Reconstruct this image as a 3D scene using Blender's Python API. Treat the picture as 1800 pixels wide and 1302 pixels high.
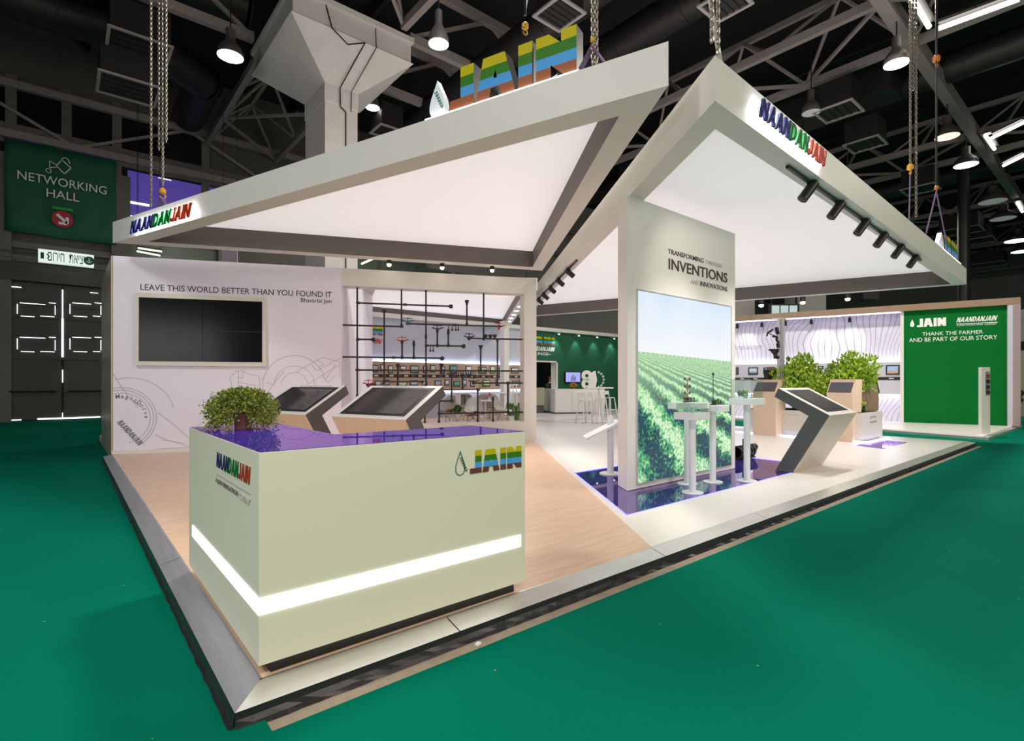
import bpy, bmesh, math, random
from mathutils import Vector, Matrix
random.seed(7)
PI=math.pi
S=bpy.context.scene
for o in list(bpy.data.objects): bpy.data.objects.remove(o)
COL=S.collection
# ---------------------------------------------------------------- frame of the stand: x along its front edge, y along its side edge
F=934.;CX=900.;HY=671.;CZ=1.52
U=(.7649,.6441);V=(-.6441,.7649);CAM=(-.7107,-2.704)
def ray(px):
    a=(px-CX)/F
    return (a*U[0]+U[1], a*V[0]+V[1])
def G(px,py,z=0.):                       # point on the level plane z
    Y=F*(CZ-z)/(py-HY); r=ray(px)
    return Vector((CAM[0]+r[0]*Y,CAM[1]+r[1]*Y,z))
def GY(px,Y):                            # ground position at viewing depth Y
    r=ray(px); return (CAM[0]+r[0]*Y,CAM[1]+r[1]*Y)
class Plane:                             # an upright plane in the world
    def __init__(s,p,q,back=None):
        s.p=Vector((p[0],p[1])); d=Vector((q[0]-p[0],q[1]-p[1])); s.L=d.length; s.d=d.normalized()
        s.n=Vector((s.d.y,-s.d.x))       # towards the viewer when p is left of q
    def at(s,px,py):
        r=ray(px); dx=s.p.x-CAM[0]; dy=s.p.y-CAM[1]
        Y=(dx*s.d.y-dy*s.d.x)/(r[0]*s.d.y-r[1]*s.d.x)
        a=(CAM[0]+r[0]*Y-s.p.x)*s.d.x+(CAM[1]+r[1]*Y-s.p.y)*s.d.y
        return a,CZ-(py-HY)/F*Y
    def pt(s,a,z,off=0.):
        return Vector((s.p.x+s.d.x*a+s.n.x*off, s.p.y+s.d.y*a+s.n.y*off, z))
# ---------------------------------------------------------------- camera, world, exposure, big lights
cd=bpy.data.cameras.new('camera'); cam=bpy.data.objects.new('camera',cd); COL.objects.link(cam)
cam.location=(CAM[0],CAM[1],CZ); cam.rotation_euler=(PI/2,0,-math.atan2(U[1],V[1]))
cd.sensor_width=36; cd.lens=36*F/1800; cd.shift_y=(HY-651)/1800; cd.clip_end=300
S.camera=cam
S.view_settings.view_transform='Standard'; S.view_settings.look='None'; S.view_settings.gamma=1
S.view_settings.use_curve_mapping=False; S.view_settings.exposure=0.0
W=bpy.data.worlds.new('world'); S.world=W; W.use_nodes=True
W.node_tree.nodes['Background'].inputs[0].default_value=(.8,.86,1,1)
W.node_tree.nodes['Background'].inputs[1].default_value=.07
def area(name,loc,size,power,col=(1,1,1),rot=(0,0,0),sy=None,spread=None):
    l=bpy.data.lights.new(name,'AREA'); l.energy=power; l.color=col; l.size=size
    if sy: l.shape='RECTANGLE'; l.size_y=sy
    if spread: l.spread=spread
    o=bpy.data.objects.new(name,l); o.location=loc; o.rotation_euler=rot; COL.objects.link(o); return o
def spot(name,loc,tgt,power,col=(1,1,1),ang=60,blend=.6,r=.03):
    l=bpy.data.lights.new(name,'SPOT'); l.energy=power; l.color=col; l.spot_size=math.radians(ang); l.spot_blend=blend; l.shadow_soft_size=r
    o=bpy.data.objects.new(name,l); o.location=loc
    o.rotation_euler=(Vector(tgt)-Vector(loc)).to_track_quat('-Z','Y').to_euler(); COL.objects.link(o); return o
# the hall's own lighting: rows of ceiling light fields over the aisle in front, plus an added fill behind the viewer
WARM=(1,.93,.80)
area('hall_light_front',(9,-9,11.0),4,300,WARM,sy=3)
area('hall_light_left',(-7,2,11.0),3,800,(1,.98,.95),sy=3)
area('hall_light_right',(26,-6,11.0),4,750,WARM,sy=4)
area('added_fill_near',(-1.6,-5.2,7.2),1.5,420,WARM,sy=2)  # added fill, hung below the roof lamps to brighten carpet and counter
area('hall_light_gap',(5.5,3.2,11.2),1.4,850,(1,.95,.85),sy=1.4)
area('hall_light_gap_right',(15.5,1.8,11.2),.9,1200,(1,.95,.85),sy=.9)
area('hall_light_back',(9,19,10.5),5,500,WARM,sy=5)
area('hall_light_far',(40,10,10.5),9,1300,WARM,sy=9)
# added unseen softboxes brightening the fronts, standing in for booths across the aisle
area('added_softbox',(9,-17,3.5),14,1080,(1,.90,.74),rot=(math.radians(102),0,0),sy=4)
area('added_softbox_left',(-16,-6,3.5),10,850,(1,.92,.93),rot=(math.radians(98),0,math.radians(-70)),sy=3)
# ---------------------------------------------------------------- materials
MATS={}
def nt(name):
    m=bpy.data.materials.new(name); m.use_nodes=True; t=m.node_tree; return m,t,t.nodes['Principled BSDF']
def mat(name,col,rough=.5,metal=0,emit=None,es=0,noise=0,nscale=20,bump=0,alpha=None,trans=0,ior=1.45,spec=.5,coat=0,stretch=None):
    if name in MATS: return MATS[name]
    m,t,b=nt(name); N=t.nodes; L=t.links
    b.inputs['Base Color'].default_value=(*col,1); b.inputs['Roughness'].default_value=rough; b.inputs['Metallic'].default_value=metal
    b.inputs['Specular IOR Level'].default_value=spec; b.inputs['IOR'].default_value=ior
    b.inputs['Transmission Weight'].default_value=trans; b.inputs['Coat Weight'].default_value=coat
    if emit: b.inputs['Emission Color'].default_value=(*emit,1); b.inputs['Emission Strength'].default_value=es
    if noise or bump:
        tc=N.new('ShaderNodeTexCoord'); mp=N.new('ShaderNodeMapping'); L.new(tc.outputs['Object'],mp.inputs[0])
        if stretch: mp.inputs['Scale'].default_value=stretch
        no=N.new('ShaderNodeTexNoise'); no.inputs['Scale'].default_value=nscale; no.inputs['Detail'].default_value=4; L.new(mp.outputs[0],no.inputs['Vector'])
        if noise:
            mx=N.new('ShaderNodeMix'); mx.data_type='RGBA'; L.new(no.outputs['Fac'],mx.inputs[0])
            mx.inputs[6].default_value=(*[c*(1-noise) for c in col],1); mx.inputs[7].default_value=(*[min(1,c*(1+noise)) for c in col],1)
            L.new(mx.outputs[2],b.inputs['Base Color'])
        if bump:
            bp=N.new('ShaderNodeBump'); bp.inputs['Strength'].default_value=bump; bp.inputs['Distance'].default_value=.01
            L.new(no.outputs['Fac'],bp.inputs['Height']); L.new(bp.outputs[0],b.inputs['Normal'])
    MATS[name]=m; return m
white=mat('white_paint',(.74,.72,.68),.45,noise=.015,nscale=3)
offwhite=mat('counter_laminate',(.80,.77,.63),.3,noise=.01,nscale=2)
wallprint=mat('wall_print',(.85,.80,.92),.5,noise=.02,nscale=1.5)
taupe=mat('taupe_paint',(.155,.13,.12),.6,noise=.04,nscale=2)
fabric=mat('stretch_fabric_added_glow',(.8,.78,.78),.7,emit=(1,.96,.98),es=.49,noise=.02,nscale=1.2)  # glow added to the cloth so ceiling and floor below come out brighter
fabric2=mat('stretch_fabric_less_glow',(.8,.77,.78),.7,emit=(1,.96,.98),es=.40,noise=.02,nscale=1.2)  # same cloth with a weaker added glow, for the right canopy
black=mat('black_plastic',(.012,.012,.013),.4,noise=.1,nscale=30)
darkgrey=mat('dark_grey_laminate',(.075,.078,.08),.45,noise=.04,nscale=8)
greyside=mat('grey_brown_laminate',(.11,.095,.095),.45,noise=.04,nscale=8)
woodlt=mat('light_oak_laminate',(.80,.61,.46),.45,noise=.10,nscale=9,stretch=(1,1,12))
champ=mat('champagne_laminate',(.60,.53,.46),.35,noise=.05,nscale=10)
screen=mat('black_screen_glass',(.008,.008,.01),.15,spec=.12,noise=.05,nscale=3)
steel=mat('brushed_steel',(.74,.72,.69),.36,metal=.9,noise=.12,nscale=6,bump=.05,stretch=(.4,6,6))
steel_y=mat('brushed_steel_side',(.72,.73,.80),.38,metal=.85,noise=.2,nscale=5,bump=.06,stretch=(6,.4,6))
tape=mat('black_tape',(.02,.02,.023),.3,bump=.25,nscale=10,noise=.2)
concrete=mat('hall_concrete',(.36,.29,.22),.8,noise=.3,nscale=9,bump=.3)
def mirror_mat(name,dif,glo,w):
    m,t,b=nt(name); N=t.nodes;L=t.links; d=N.new('ShaderNodeBsdfDiffuse'); tc=N.new('ShaderNodeTexCoord'); no=N.new('ShaderNodeTexNoise'); no.inputs['Scale'].default_value=2; L.new(tc.outputs['Object'],no.inputs['Vector'])
    c=N.new('ShaderNodeMix'); c.data_type='RGBA'; L.new(no.outputs['Fac'],c.inputs[0]); c.inputs[6].default_value=(*dif,1); c.inputs[7].default_value=(*[x*1.1 for x in dif],1); L.new(c.outputs[2],d.inputs[0])
    g=N.new('ShaderNodeBsdfGlossy'); g.inputs['Color'].default_value=(*glo,1); g.inputs['Roughness'].default_value=.015
    mx=N.new('ShaderNodeMixShader'); mx.inputs[0].default_value=w; L.new(d.outputs[0],mx.inputs[1]); L.new(g.outputs[0],mx.inputs[2]); L.new(mx.outputs[0],N['Material Output'].inputs['Surface']); return m
purple=mirror_mat('violet_glass_top',(.05,.03,.34),(.95,.66,.95),.48)
pondm=mirror_mat('dark_violet_glass',(.035,.03,.17),(.85,.72,.95),.48)
ledw=mat('white_led_strip',(1,1,1),.5,emit=(1,1,.98),es=4,noise=.001)
ledb=mat('blue_led_strip',(.2,.2,1),.5,emit=(.12,.10,1),es=3.0,noise=.001)
ledc=mat('cool_led_strip',(.8,.85,1),.5,emit=(.72,.78,1),es=7,noise=.001)
pipe=mat('black_pipe',(.03,.028,.03),.35,noise=.15,nscale=40)
red=mat('red_plastic',(.5,.03,.02),.4,noise=.1,nscale=40)
greenp=mat('dark_green_wall_print',(.012,.105,.05),.55,noise=.12,nscale=1.2)
greenf=mat('bright_green_wall_print',(.0,.145,.022),.7,spec=.15,noise=.08,nscale=1.5)
stoneg=mat('column_concrete',(.60,.56,.53),.8,noise=.10,nscale=2.5,bump=.15)
trussm=mat('truss_paint',(.26,.22,.21),.6,noise=.12,nscale=5)
ductm=mat('duct_metal',(.028,.025,.025),.45,metal=.4,noise=.2,nscale=3)
ceilm=mat('dark_ceiling',(.010,.009,.011),.9,noise=.3,nscale=1.5)
hallw=mat('hall_wall_panel',(.085,.08,.072),.7,noise=.12,nscale=1.5,bump=.1)
doorm=mat('door_steel_green',(.055,.06,.05),.6,noise=.12,nscale=3,bump=.05)
darkwin=mat('dark_window_glass',(.010,.008,.010),.25,noise=.2,nscale=2)
gold=mat('hook_yellow',(.6,.3,.02),.4,noise=.1,nscale=30)
chainm=mat('chain_metal',(.30,.27,.22),.4,metal=.7,noise=.1,nscale=60)
ink=mat('black_ink',(.03,.025,.03),.6,noise=.05)
inkgrey=mat('grey_ink',(.36,.35,.38),.6,noise=.05)
faint=mat('faint_line_ink',(.47,.455,.48),.6,noise=.05)
cy=mat('yellow_band',(.56,.48,.0),.5,spec=.15,noise=.02); cg=mat('green_band',(.04,.20,.01),.5,spec=.15,noise=.02)
cb=mat('blue_band',(.08,.36,.80),.5,spec=.15,noise=.02); cbr=mat('brown_band',(.34,.11,.05),.5,spec=.15,noise=.02)
lb=mat('navy_letter',(.015,.02,.10),.5,spec=.2,noise=.02); lg=mat('green_letter',(.005,.14,.025),.5,spec=.2,noise=.02); lr=mat('red_letter',(.34,.04,.015),.5,spec=.2,noise=.02)
wink=mat('white_ink',(.85,.85,.82),.5,noise=.02)
def glass_mat():
    m,t,b=nt('clear_glass'); N=t.nodes;L=t.links; tr=N.new('ShaderNodeBsdfTransparent'); tr.inputs[0].default_value=(.93,.97,.95,1); gl=N.new('ShaderNodeBsdfGlossy'); gl.inputs['Roughness'].default_value=.03
    mx=N.new('ShaderNodeMixShader'); mx.inputs[0].default_value=.07; L.new(tr.outputs[0],mx.inputs[1]); L.new(gl.outputs[0],mx.inputs[2]); L.new(mx.outputs[0],N['Material Output'].inputs['Surface']); return m
glass=glass_mat()
acry=mat('frosted_acrylic',(.72,.74,.76),.3,noise=.03)
def foliage_mat(name,c1,c2):
    m,t,b=nt(name); N=t.nodes;L=t.links
    g=N.new('ShaderNodeNewGeometry'); r=N.new('ShaderNodeValToRGB'); L.new(g.outputs['Random Per Island'],r.inputs[0])
    r.color_ramp.elements[0].color=(*c1,1); r.color_ramp.elements[1].color=(*c2,1); L.new(r.outputs[0],b.inputs['Base Color'])
    b.inputs['Roughness'].default_value=.45; b.inputs['Subsurface Weight'].default_value=0.0
    MATS[name]=m; return m
leaf1=foliage_mat('creeper_leaf',(.05,.10,.008),(.36,.42,.06))
leaf2=foliage_mat('hedge_leaf',(.16,.36,.01),(.62,.80,.10))
leaf3=foliage_mat('fern_leaf',(.03,.09,.02),(.13,.24,.06))
def carpet_mat():
    m,t,b=nt('green_carpet'); N=t.nodes;L=t.links
    tc=N.new('ShaderNodeTexCoord'); n1=N.new('ShaderNodeTexNoise'); n1.inputs['Scale'].default_value=.5; n1.inputs['Detail'].default_value=3
    n2=N.new('ShaderNodeTexNoise'); n2.inputs['Scale'].default_value=260; n2.inputs['Detail'].default_value=2
    vo=N.new('ShaderNodeTexVoronoi'); vo.inputs['Scale'].default_value=4.2; vo.distance='EUCLIDEAN'
    for q in (n1,n2,vo): L.new(tc.outputs['Object'],q.inputs['Vector'])
    mx=N.new('ShaderNodeMix'); mx.data_type='RGBA'; L.new(n1.outputs['Fac'],mx.inputs[0])
    mx.inputs[6].default_value=(.0,.17,.105,1); mx.inputs[7].default_value=(.0,.215,.13,1)
    m2=N.new('ShaderNodeMix'); m2.data_type='RGBA'; m2.blend_type='MULTIPLY'; m2.inputs[0].default_value=.5
    L.new(mx.outputs[2],m2.inputs[6]); L.new(n2.outputs['Fac'],m2.inputs[7])
    lt=N.new('ShaderNodeMath'); lt.operation='LESS_THAN'; lt.inputs[1].default_value=.028; L.new(vo.outputs['Distance'],lt.inputs[0])
    m3=N.new('ShaderNodeMix'); m3.data_type='RGBA'; L.new(lt.outputs[0],m3.inputs[0]); L.new(m2.outputs[2],m3.inputs[6]); m3.inputs[7].default_value=(.25,.32,.22,1)
    L.new(m3.outputs[2],b.inputs['Base Color']); b.inputs['Roughness'].default_value=.95; b.inputs['Specular IOR Level'].default_value=.03
    bp=N.new('ShaderNodeBump'); bp.inputs['Strength'].default_value=.4; bp.inputs['Distance'].default_value=.004; L.new(n2.outputs['Fac'],bp.inputs['Height']); L.new(bp.outputs[0],b.inputs['Normal'])
    return m
carpetm=carpet_mat()
def wood_floor():
    m,t,b=nt('beech_laminate_floor'); N=t.nodes;L=t.links
    tc=N.new('ShaderNodeTexCoord'); mp=N.new('ShaderNodeMapping'); mp.inputs['Scale'].default_value=(1.2,14,1); L.new(tc.outputs['Object'],mp.inputs[0])
    n=N.new('ShaderNodeTexNoise'); n.inputs['Scale'].default_value=2; n.inputs['Detail'].default_value=5; L.new(mp.outputs[0],n.inputs['Vector'])
    r=N.new('ShaderNodeValToRGB'); L.new(n.outputs['Fac'],r.inputs[0]); r.color_ramp.elements[0].position=.3; r.color_ramp.elements[1].position=.7
    r.color_ramp.elements[0].color=(.72,.48,.33,1); r.color_ramp.elements[1].color=(.85,.61,.44,1)
    L.new(r.outputs[0],b.inputs['Base Color']); b.inputs['Roughness'].default_value=.38
    return m
woodfl=wood_floor()
whitefl=mat('white_laminate_floor',(.86,.82,.79),.28,noise=.025,nscale=4,stretch=(1,6,1))
def field_mat():
    # backlit print: rows of crops running to a low horizon under a pale sky; uv 0..1 over the sheet
    m,t,b=nt('backlit_field_print'); N=t.nodes;L=t.links
    def M(op,a,c=None,d=None):
        n=N.new('ShaderNodeMath'); n.operation=op
        for i,x in enumerate((a,c,d)):
            if x is None: continue
            if isinstance(x,(int,float)): n.inputs[i].default_value=x
            else: L.new(x,n.inputs[i])
        return n.outputs[0]
    uv=N.new('ShaderNodeUVMap'); sp=N.new('ShaderNodeSeparateXYZ'); L.new(uv.outputs[0],sp.inputs[0]); u,v=sp.outputs[0],sp.outputs[1]
    hor=M('SUBTRACT',.685,M('MULTIPLY',u,.03))
    dv=M('MAXIMUM',M('SUBTRACT',hor,v),.012)
    nz=N.new('ShaderNodeTexNoise'); nz.inputs['Scale'].default_value=14; nz.inputs['Detail'].default_value=6; L.new(uv.outputs[0],nz.inputs['Vector'])
    nf=N.new('ShaderNodeTexNoise'); nf.inputs['Scale'].default_value=55; nf.inputs['Detail'].default_value=5; L.new(uv.outputs[0],nf.inputs['Vector'])
    wob=M('MULTIPLY',M('SUBTRACT',nz.outputs[0],.5),M('MULTIPLY',dv,.85))
    ang=M('DIVIDE',M('ADD',M('ADD',u,.28),wob),M('ADD',dv,.03))
    ph=M('MULTIPLY',ang,6.2)
    row=M('MULTIPLY',M('ADD',M('SINE',ph),1.0),.5)
    row=M('ADD',M('MULTIPLY',row,.95),M('MULTIPLY',M('SUBTRACT',nf.outputs[0],.5),2.2))
    r=N.new('ShaderNodeValToRGB'); L.new(row,r.inputs[0]); e=r.color_ramp.elements
    e[0].position=.08; e[0].color=(.02,.05,.10,1); e[1].position=.95; e[1].color=(.72,.95,.62,1)
    for p,c in ((.28,(.03,.22,.13)),(.5,(.10,.42,.17)),(.7,(.30,.68,.34))):
        x=e.new(p); x.color=(*c,1)
    far=N.new('ShaderNodeMix'); far.data_type='RGBA'
    ff=M('SUBTRACT',1.0,M('MINIMUM',M('MULTIPLY',dv,3.2),1.0)); L.new(M('MULTIPLY',ff,.75),far.inputs[0]); L.new(r.outputs[0],far.inputs[6]); far.inputs[7].default_value=(.55,.82,.48,1)
    sky=N.new('ShaderNodeValToRGB'); L.new(v,sky.inputs[0]); sky.color_ramp.elements[0].position=.68; sky.color_ramp.elements[0].color=(.95,.98,1,1)
    sky.color_ramp.elements[1].position=1; sky.color_ramp.elements[1].color=(.55,.76,1,1)
    cl=N.new('ShaderNodeTexNoise'); cl.inputs['Scale'].default_value=3; L.new(uv.outputs[0],cl.inputs['Vector'])
    sk=N.new('ShaderNodeMix'); sk.data_type='RGBA'; L.new(M('MULTIPLY',cl.outputs[0],.9),sk.inputs[0]); L.new(sky.outputs[0],sk.inputs[6]); sk.inputs[7].default_value=(.95,.98,1,1)
    fin=N.new('ShaderNodeMix'); fin.data_type='RGBA'; L.new(M('GREATER_THAN',v,hor),fin.inputs[0]); L.new(far.outputs[2],fin.inputs[6]); L.new(sk.outputs[2],fin.inputs[7])
    b.inputs['Base Color'].default_value=(.02,.02,.02,1); b.inputs['Roughness'].default_value=.25
    L.new(fin.outputs[2],b.inputs['Emission Color']); b.inputs['Emission Strength'].default_value=.95
    return m
fieldm=field_mat()
def topo_mat():
    m,t,b=nt('contour_line_print'); N=t.nodes;L=t.links
    tc=N.new('ShaderNodeTexCoord'); no=N.new('ShaderNodeTexNoise'); no.inputs['Scale'].default_value=.42; no.inputs['Detail'].default_value=1.5; L.new(tc.outputs['Object'],no.inputs['Vector'])
    sp=N.new('ShaderNodeSeparateXYZ'); L.new(tc.outputs['Object'],sp.inputs[0])
    a=N.new('ShaderNodeMath'); a.operation='MULTIPLY'; a.inputs[1].default_value=11; L.new(no.outputs['Fac'],a.inputs[0])
    y=N.new('ShaderNodeMath'); y.operation='MULTIPLY_ADD'; y.inputs[1].default_value=6.5; L.new(sp.outputs[1],y.inputs[0]); L.new(a.outputs[0],y.inputs[2])
    z=N.new('ShaderNodeMath'); z.operation='MULTIPLY_ADD'; z.inputs[1].default_value=.9; L.new(sp.outputs[2],z.inputs[0]); L.new(y.outputs[0],z.inputs[2])
    f=N.new('ShaderNodeMath'); f.operation='FRACT'; L.new(z.outputs[0],f.inputs[0])
    r=N.new('ShaderNodeValToRGB'); L.new(f.outputs[0],r.inputs[0]); e=r.color_ramp.elements; e[0].position=.0; e[0].color=(.13,.12,.20,1); e[1].position=.17; e[1].color=(.70,.67,.80,1)
    L.new(r.outputs[0],b.inputs['Base Color']); b.inputs['Roughness'].default_value=.6
    return m
topom=topo_mat()
def photo_mat(name,sky,land,split=.55,scale=6.):
    m,t,b=nt(name); N=t.nodes;L=t.links
    tc=N.new('ShaderNodeTexCoord'); sp=N.new('ShaderNodeSeparateXYZ'); L.new(tc.outputs['Generated'],sp.inputs[0])
    n=N.new('ShaderNodeTexNoise'); n.inputs['Scale'].default_value=scale; L.new(tc.outputs['Generated'],n.inputs['Vector'])
    a=N.new('ShaderNodeMath'); a.operation='ADD'; L.new(sp.outputs[2],a.inputs[0]); L.new(n.outputs[0],a.inputs[1])
    r=N.new('ShaderNodeValToRGB'); L.new(a.outputs[0],r.inputs[0]); e=r.color_ramp.elements; e[0].color=(*land,1); e[0].position=split; e[1].color=(*sky,1); e[1].position=split+.45
    L.new(r.outputs[0],b.inputs['Base Color']); b.inputs['Roughness'].default_value=.3; return m
PH=[photo_mat('photo_green',(.5,.62,.6),(.05,.22,.06)),photo_mat('photo_teal',(.2,.45,.42),(.04,.16,.12)),photo_mat('photo_pale',(.8,.8,.82),(.2,.3,.4)),
    photo_mat('photo_blue',(.6,.7,.85),(.06,.12,.25)),photo_mat('photo_ochre',(.35,.5,.8),(.55,.3,.08)),photo_mat('photo_lime',(.7,.8,.6),(.15,.35,.03))]
# ---------------------------------------------------------------- objects
def props(o,label=None,cat=None,group=None,kind=None):
    if label: o['label']=label
    if cat: o['category']=cat
    if group: o['group']=group
    if kind: o['kind']=kind
    return o
ROOT={}
ORD='first second third fourth fifth sixth seventh eighth ninth tenth eleventh twelfth thirteenth fourteenth fifteenth sixteenth'.split()
def thing(name,label,cat,loc=(0,0,0),rz=0,group=None,kind=None):
    o=bpy.data.objects.new(name,None); o.empty_display_size=.1; COL.objects.link(o); o.location=loc; o.rotation_euler=(0,0,rz)
    props(o,label,cat,group,kind); ROOT[o]=Matrix.Translation(Vector(loc)) @ Matrix.Rotation(rz,4,'Z'); return o
class MB:
    def __init__(s): s.v=[]; s.f=[]; s.m=[]; s.mi=0; s.uv=None
    def add(s,vs,fs):
        b=len(s.v); s.v+= [Vector(x) for x in vs]; s.f+=[tuple(i+b for i in f) for f in fs]; s.m+=[s.mi]*len(fs); return s
    def box(s,x0,y0,z0,x1,y1,z1):
        return s.prism([(x0,y0),(x1,y0),(x1,y1),(x0,y1)],z0,z1)
    def prism(s,poly,z0,z1):
        n=len(poly); vs=[(p[0],p[1],z0) for p in poly]+[(p[0],p[1],z1) for p in poly]
        ar=sum(poly[i][0]*poly[(i+1)%n][1]-poly[(i+1)%n][0]*poly[i][1] for i in range(n))
        fs=[tuple(range(n-1,-1,-1)),tuple(range(n,2*n))]+[(i,(i+1)%n,(i+1)%n+n,i+n) for i in range(n)]
        if ar<0: fs=[f[::-1] for f in fs]
        return s.add(vs,fs)
    def pbox(s,P,a0,z0,a1,z1,o0,o1):     # box on an upright plane, from offset o0 to o1 towards the viewer
        c=[P.pt(a,0,o) for a,o in ((a0,o1),(a1,o1),(a1,o0),(a0,o0))]
        return s.prism([(q.x,q.y) for q in c],min(z0,z1),max(z0,z1))
    def bar(s,p,q,w,h=None,up=(0,0,1)):  # square bar
        h=h or w; p=Vector(p);q=Vector(q);d=(q-p).normalized(); up=Vector(up)
        if abs(d.dot(up))>.98: up=Vector((1,0,0))
        r=d.cross(up).normalized(); u=r.cross(d)
        vs=[e+r*(a*w/2)+u*(b*h/2) for e in (p,q) for a,b in ((-1,-1),(1,-1),(1,1),(-1,1))]
        return s.add(vs,[(0,1,2,3),(7,6,5,4),(0,4,5,1),(1,5,6,2),(2,6,7,3),(3,7,4,0)])
    def tube(s,p,q,r0,r1=None,n=10,cap=True):
        r1=r0 if r1 is None else r1; p=Vector(p);q=Vector(q);d=(q-p).normalized(); up=Vector((0,0,1)) if abs(d.z)<.95 else Vector((1,0,0))
        a=d.cross(up).normalized(); b=a.cross(d)
        vs=[e+a*(math.cos(2*PI*i/n)*r)+b*(math.sin(2*PI*i/n)*r) for e,r in ((p,r0),(q,r1)) for i in range(n)]
        fs=[(i,(i+1)%n,(i+1)%n+n,i+n) for i in range(n)]
        if cap: fs+=[tuple(range(n-1,-1,-1)),tuple(range(n,2*n))]
        return s.add(vs,fs)
    def lathe(s,prof,c=(0,0,0),n=16,ax=None):
        c=Vector(c); vs=[];fs=[]
        M=Matrix.Identity(3) if ax is None else Vector(ax).to_track_quat('Z','Y').to_matrix()
        for r,z in prof:
            for i in range(n): vs.append(c+M@Vector((r*math.cos(2*PI*i/n),r*math.sin(2*PI*i/n),z)))
        k=len(prof)
        for j in range(k-1):
            for i in range(n): fs.append((j*n+i,j*n+(i+1)%n,(j+1)*n+(i+1)%n,(j+1)*n+i))
        fs.append(tuple(range(n-1,-1,-1))); fs.append(tuple((k-1)*n+i for i in range(n)))
        return s.add(vs,fs)
    def path(s,pts,r,n=6):
        for a,b in zip(pts[:-1],pts[1:]): s.tube(a,b,r,n=n)
        return s
    def build(s,name,mats,parent=None,world=True,smooth=False,label=None,kind=None,bevel=0):
        me=bpy.data.meshes.new(name)
        vs=s.v
        if parent is not None and world:
            r=parent
            while r.parent: r=r.parent
            if r in ROOT:
                Mi=ROOT[r].inverted(); vs=[Mi@v for v in vs]
        me.from_pydata([tuple(v) for v in vs],[],s.f)
        if not isinstance(mats,(list,tuple)): mats=[mats]
        for m in mats: me.materials.append(m)
        me.polygons.foreach_set('material_index',s.m)
        if smooth: me.polygons.foreach_set('use_smooth',[True]*len(s.f))
        if s.uv:
            l=me.uv_layers.new(name='UVMap')
            for i,c in enumerate(s.uv): l.data[i].uv=c
        me.update()
        o=bpy.data.objects.new(name,me); COL.objects.link(o)
        if parent: o.parent=parent
        if bevel:
            bv=o.modifiers.new('bevel','BEVEL'); bv.width=bevel; bv.segments=2; bv.limit_method='ANGLE'
        if smooth:
            try:
                me.set_sharp_from_angle(angle=math.radians(40))
            except Exception: pass
        props(o,label,kind=kind); return o
def copy_tree(o,parent=None):
    c=o.copy(); COL.objects.link(c)
    if parent is not None: c.parent=parent
    for ch in list(o.children): copy_tree(ch,c)
    return c
def rect(name,m,parent,P,px0,py0,px1,py1,o0,o1,**k):   # a box on plane P between two picture corners
    a0,z0=P.at(px0,py0); a1,z1=P.at(px1,py1)
    return MB().pbox(P,a0,z0,a1,z1,o0,o1).build(name,m,parent,**k)
# text -> flat mesh laid on a plane
TC={}
def text_geo(s,bold=0.,ext=.0,shear=0.,spacing=1.):
    k=(s,bold,ext,shear,spacing)
    if k in TC: return TC[k]
    c=bpy.data.curves.new('t','FONT'); c.body=s; c.size=1; c.offset=bold; c.extrude=ext; c.shear=shear; c.space_character=spacing; c.resolution_u=3
    o=bpy.data.objects.new('t',c); COL.objects.link(o)
    dg=bpy.context.evaluated_depsgraph_get(); me=bpy.data.meshes.new_from_object(o.evaluated_get(dg))
    vs=[v.co.copy() for v in me.vertices]; fs=[tuple(p.vertices) for p in me.polygons]
    bpy.data.objects.remove(o); bpy.data.curves.remove(c); bpy.data.meshes.remove(me)
    TC[k]=(vs,fs); return TC[k]
def bbox(vs): return min(v.x for v in vs),max(v.x for v in vs),min(v.y for v in vs),max(v.y for v in vs)
def lay(vs,o,right,up,w,h):              # fit 2D verts into width w, height h at origin o
    x0,x1,y0,y1=bbox(vs); n=right.cross(up)
    return [o+right*((v.x-x0)/(x1-x0)*w)+up*((v.y-y0)/(y1-y0)*h)+n*v.z for v in vs]
def ptext(s,P,a0,z0,a1,z1,off,m,parent,name='lettering',bold=0.,shear=0.,spacing=1.,depth=.0015,label=None):
    vs,fs=text_geo(s,bold,1.,shear,spacing)
    r=Vector((P.d.x,P.d.y,0)); vs=[Vector((v.x,v.y,v.z*depth)) for v in vs]
    vv=lay(vs,P.pt(a0,min(z0,z1),off),r,Vector((0,0,1)),a1-a0,abs(z1-z0))
    return MB().add(vv,fs).build(name,m,parent,label=label)
def pxtext(s,P,px0,py0,px1,py1,off,m,parent,**k):
    a0,z0=P.at(px0,py0); a1,z1=P.at(px1,py1); return ptext(s,P,a0,z0,a1,z1,off,m,parent,**k)
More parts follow.
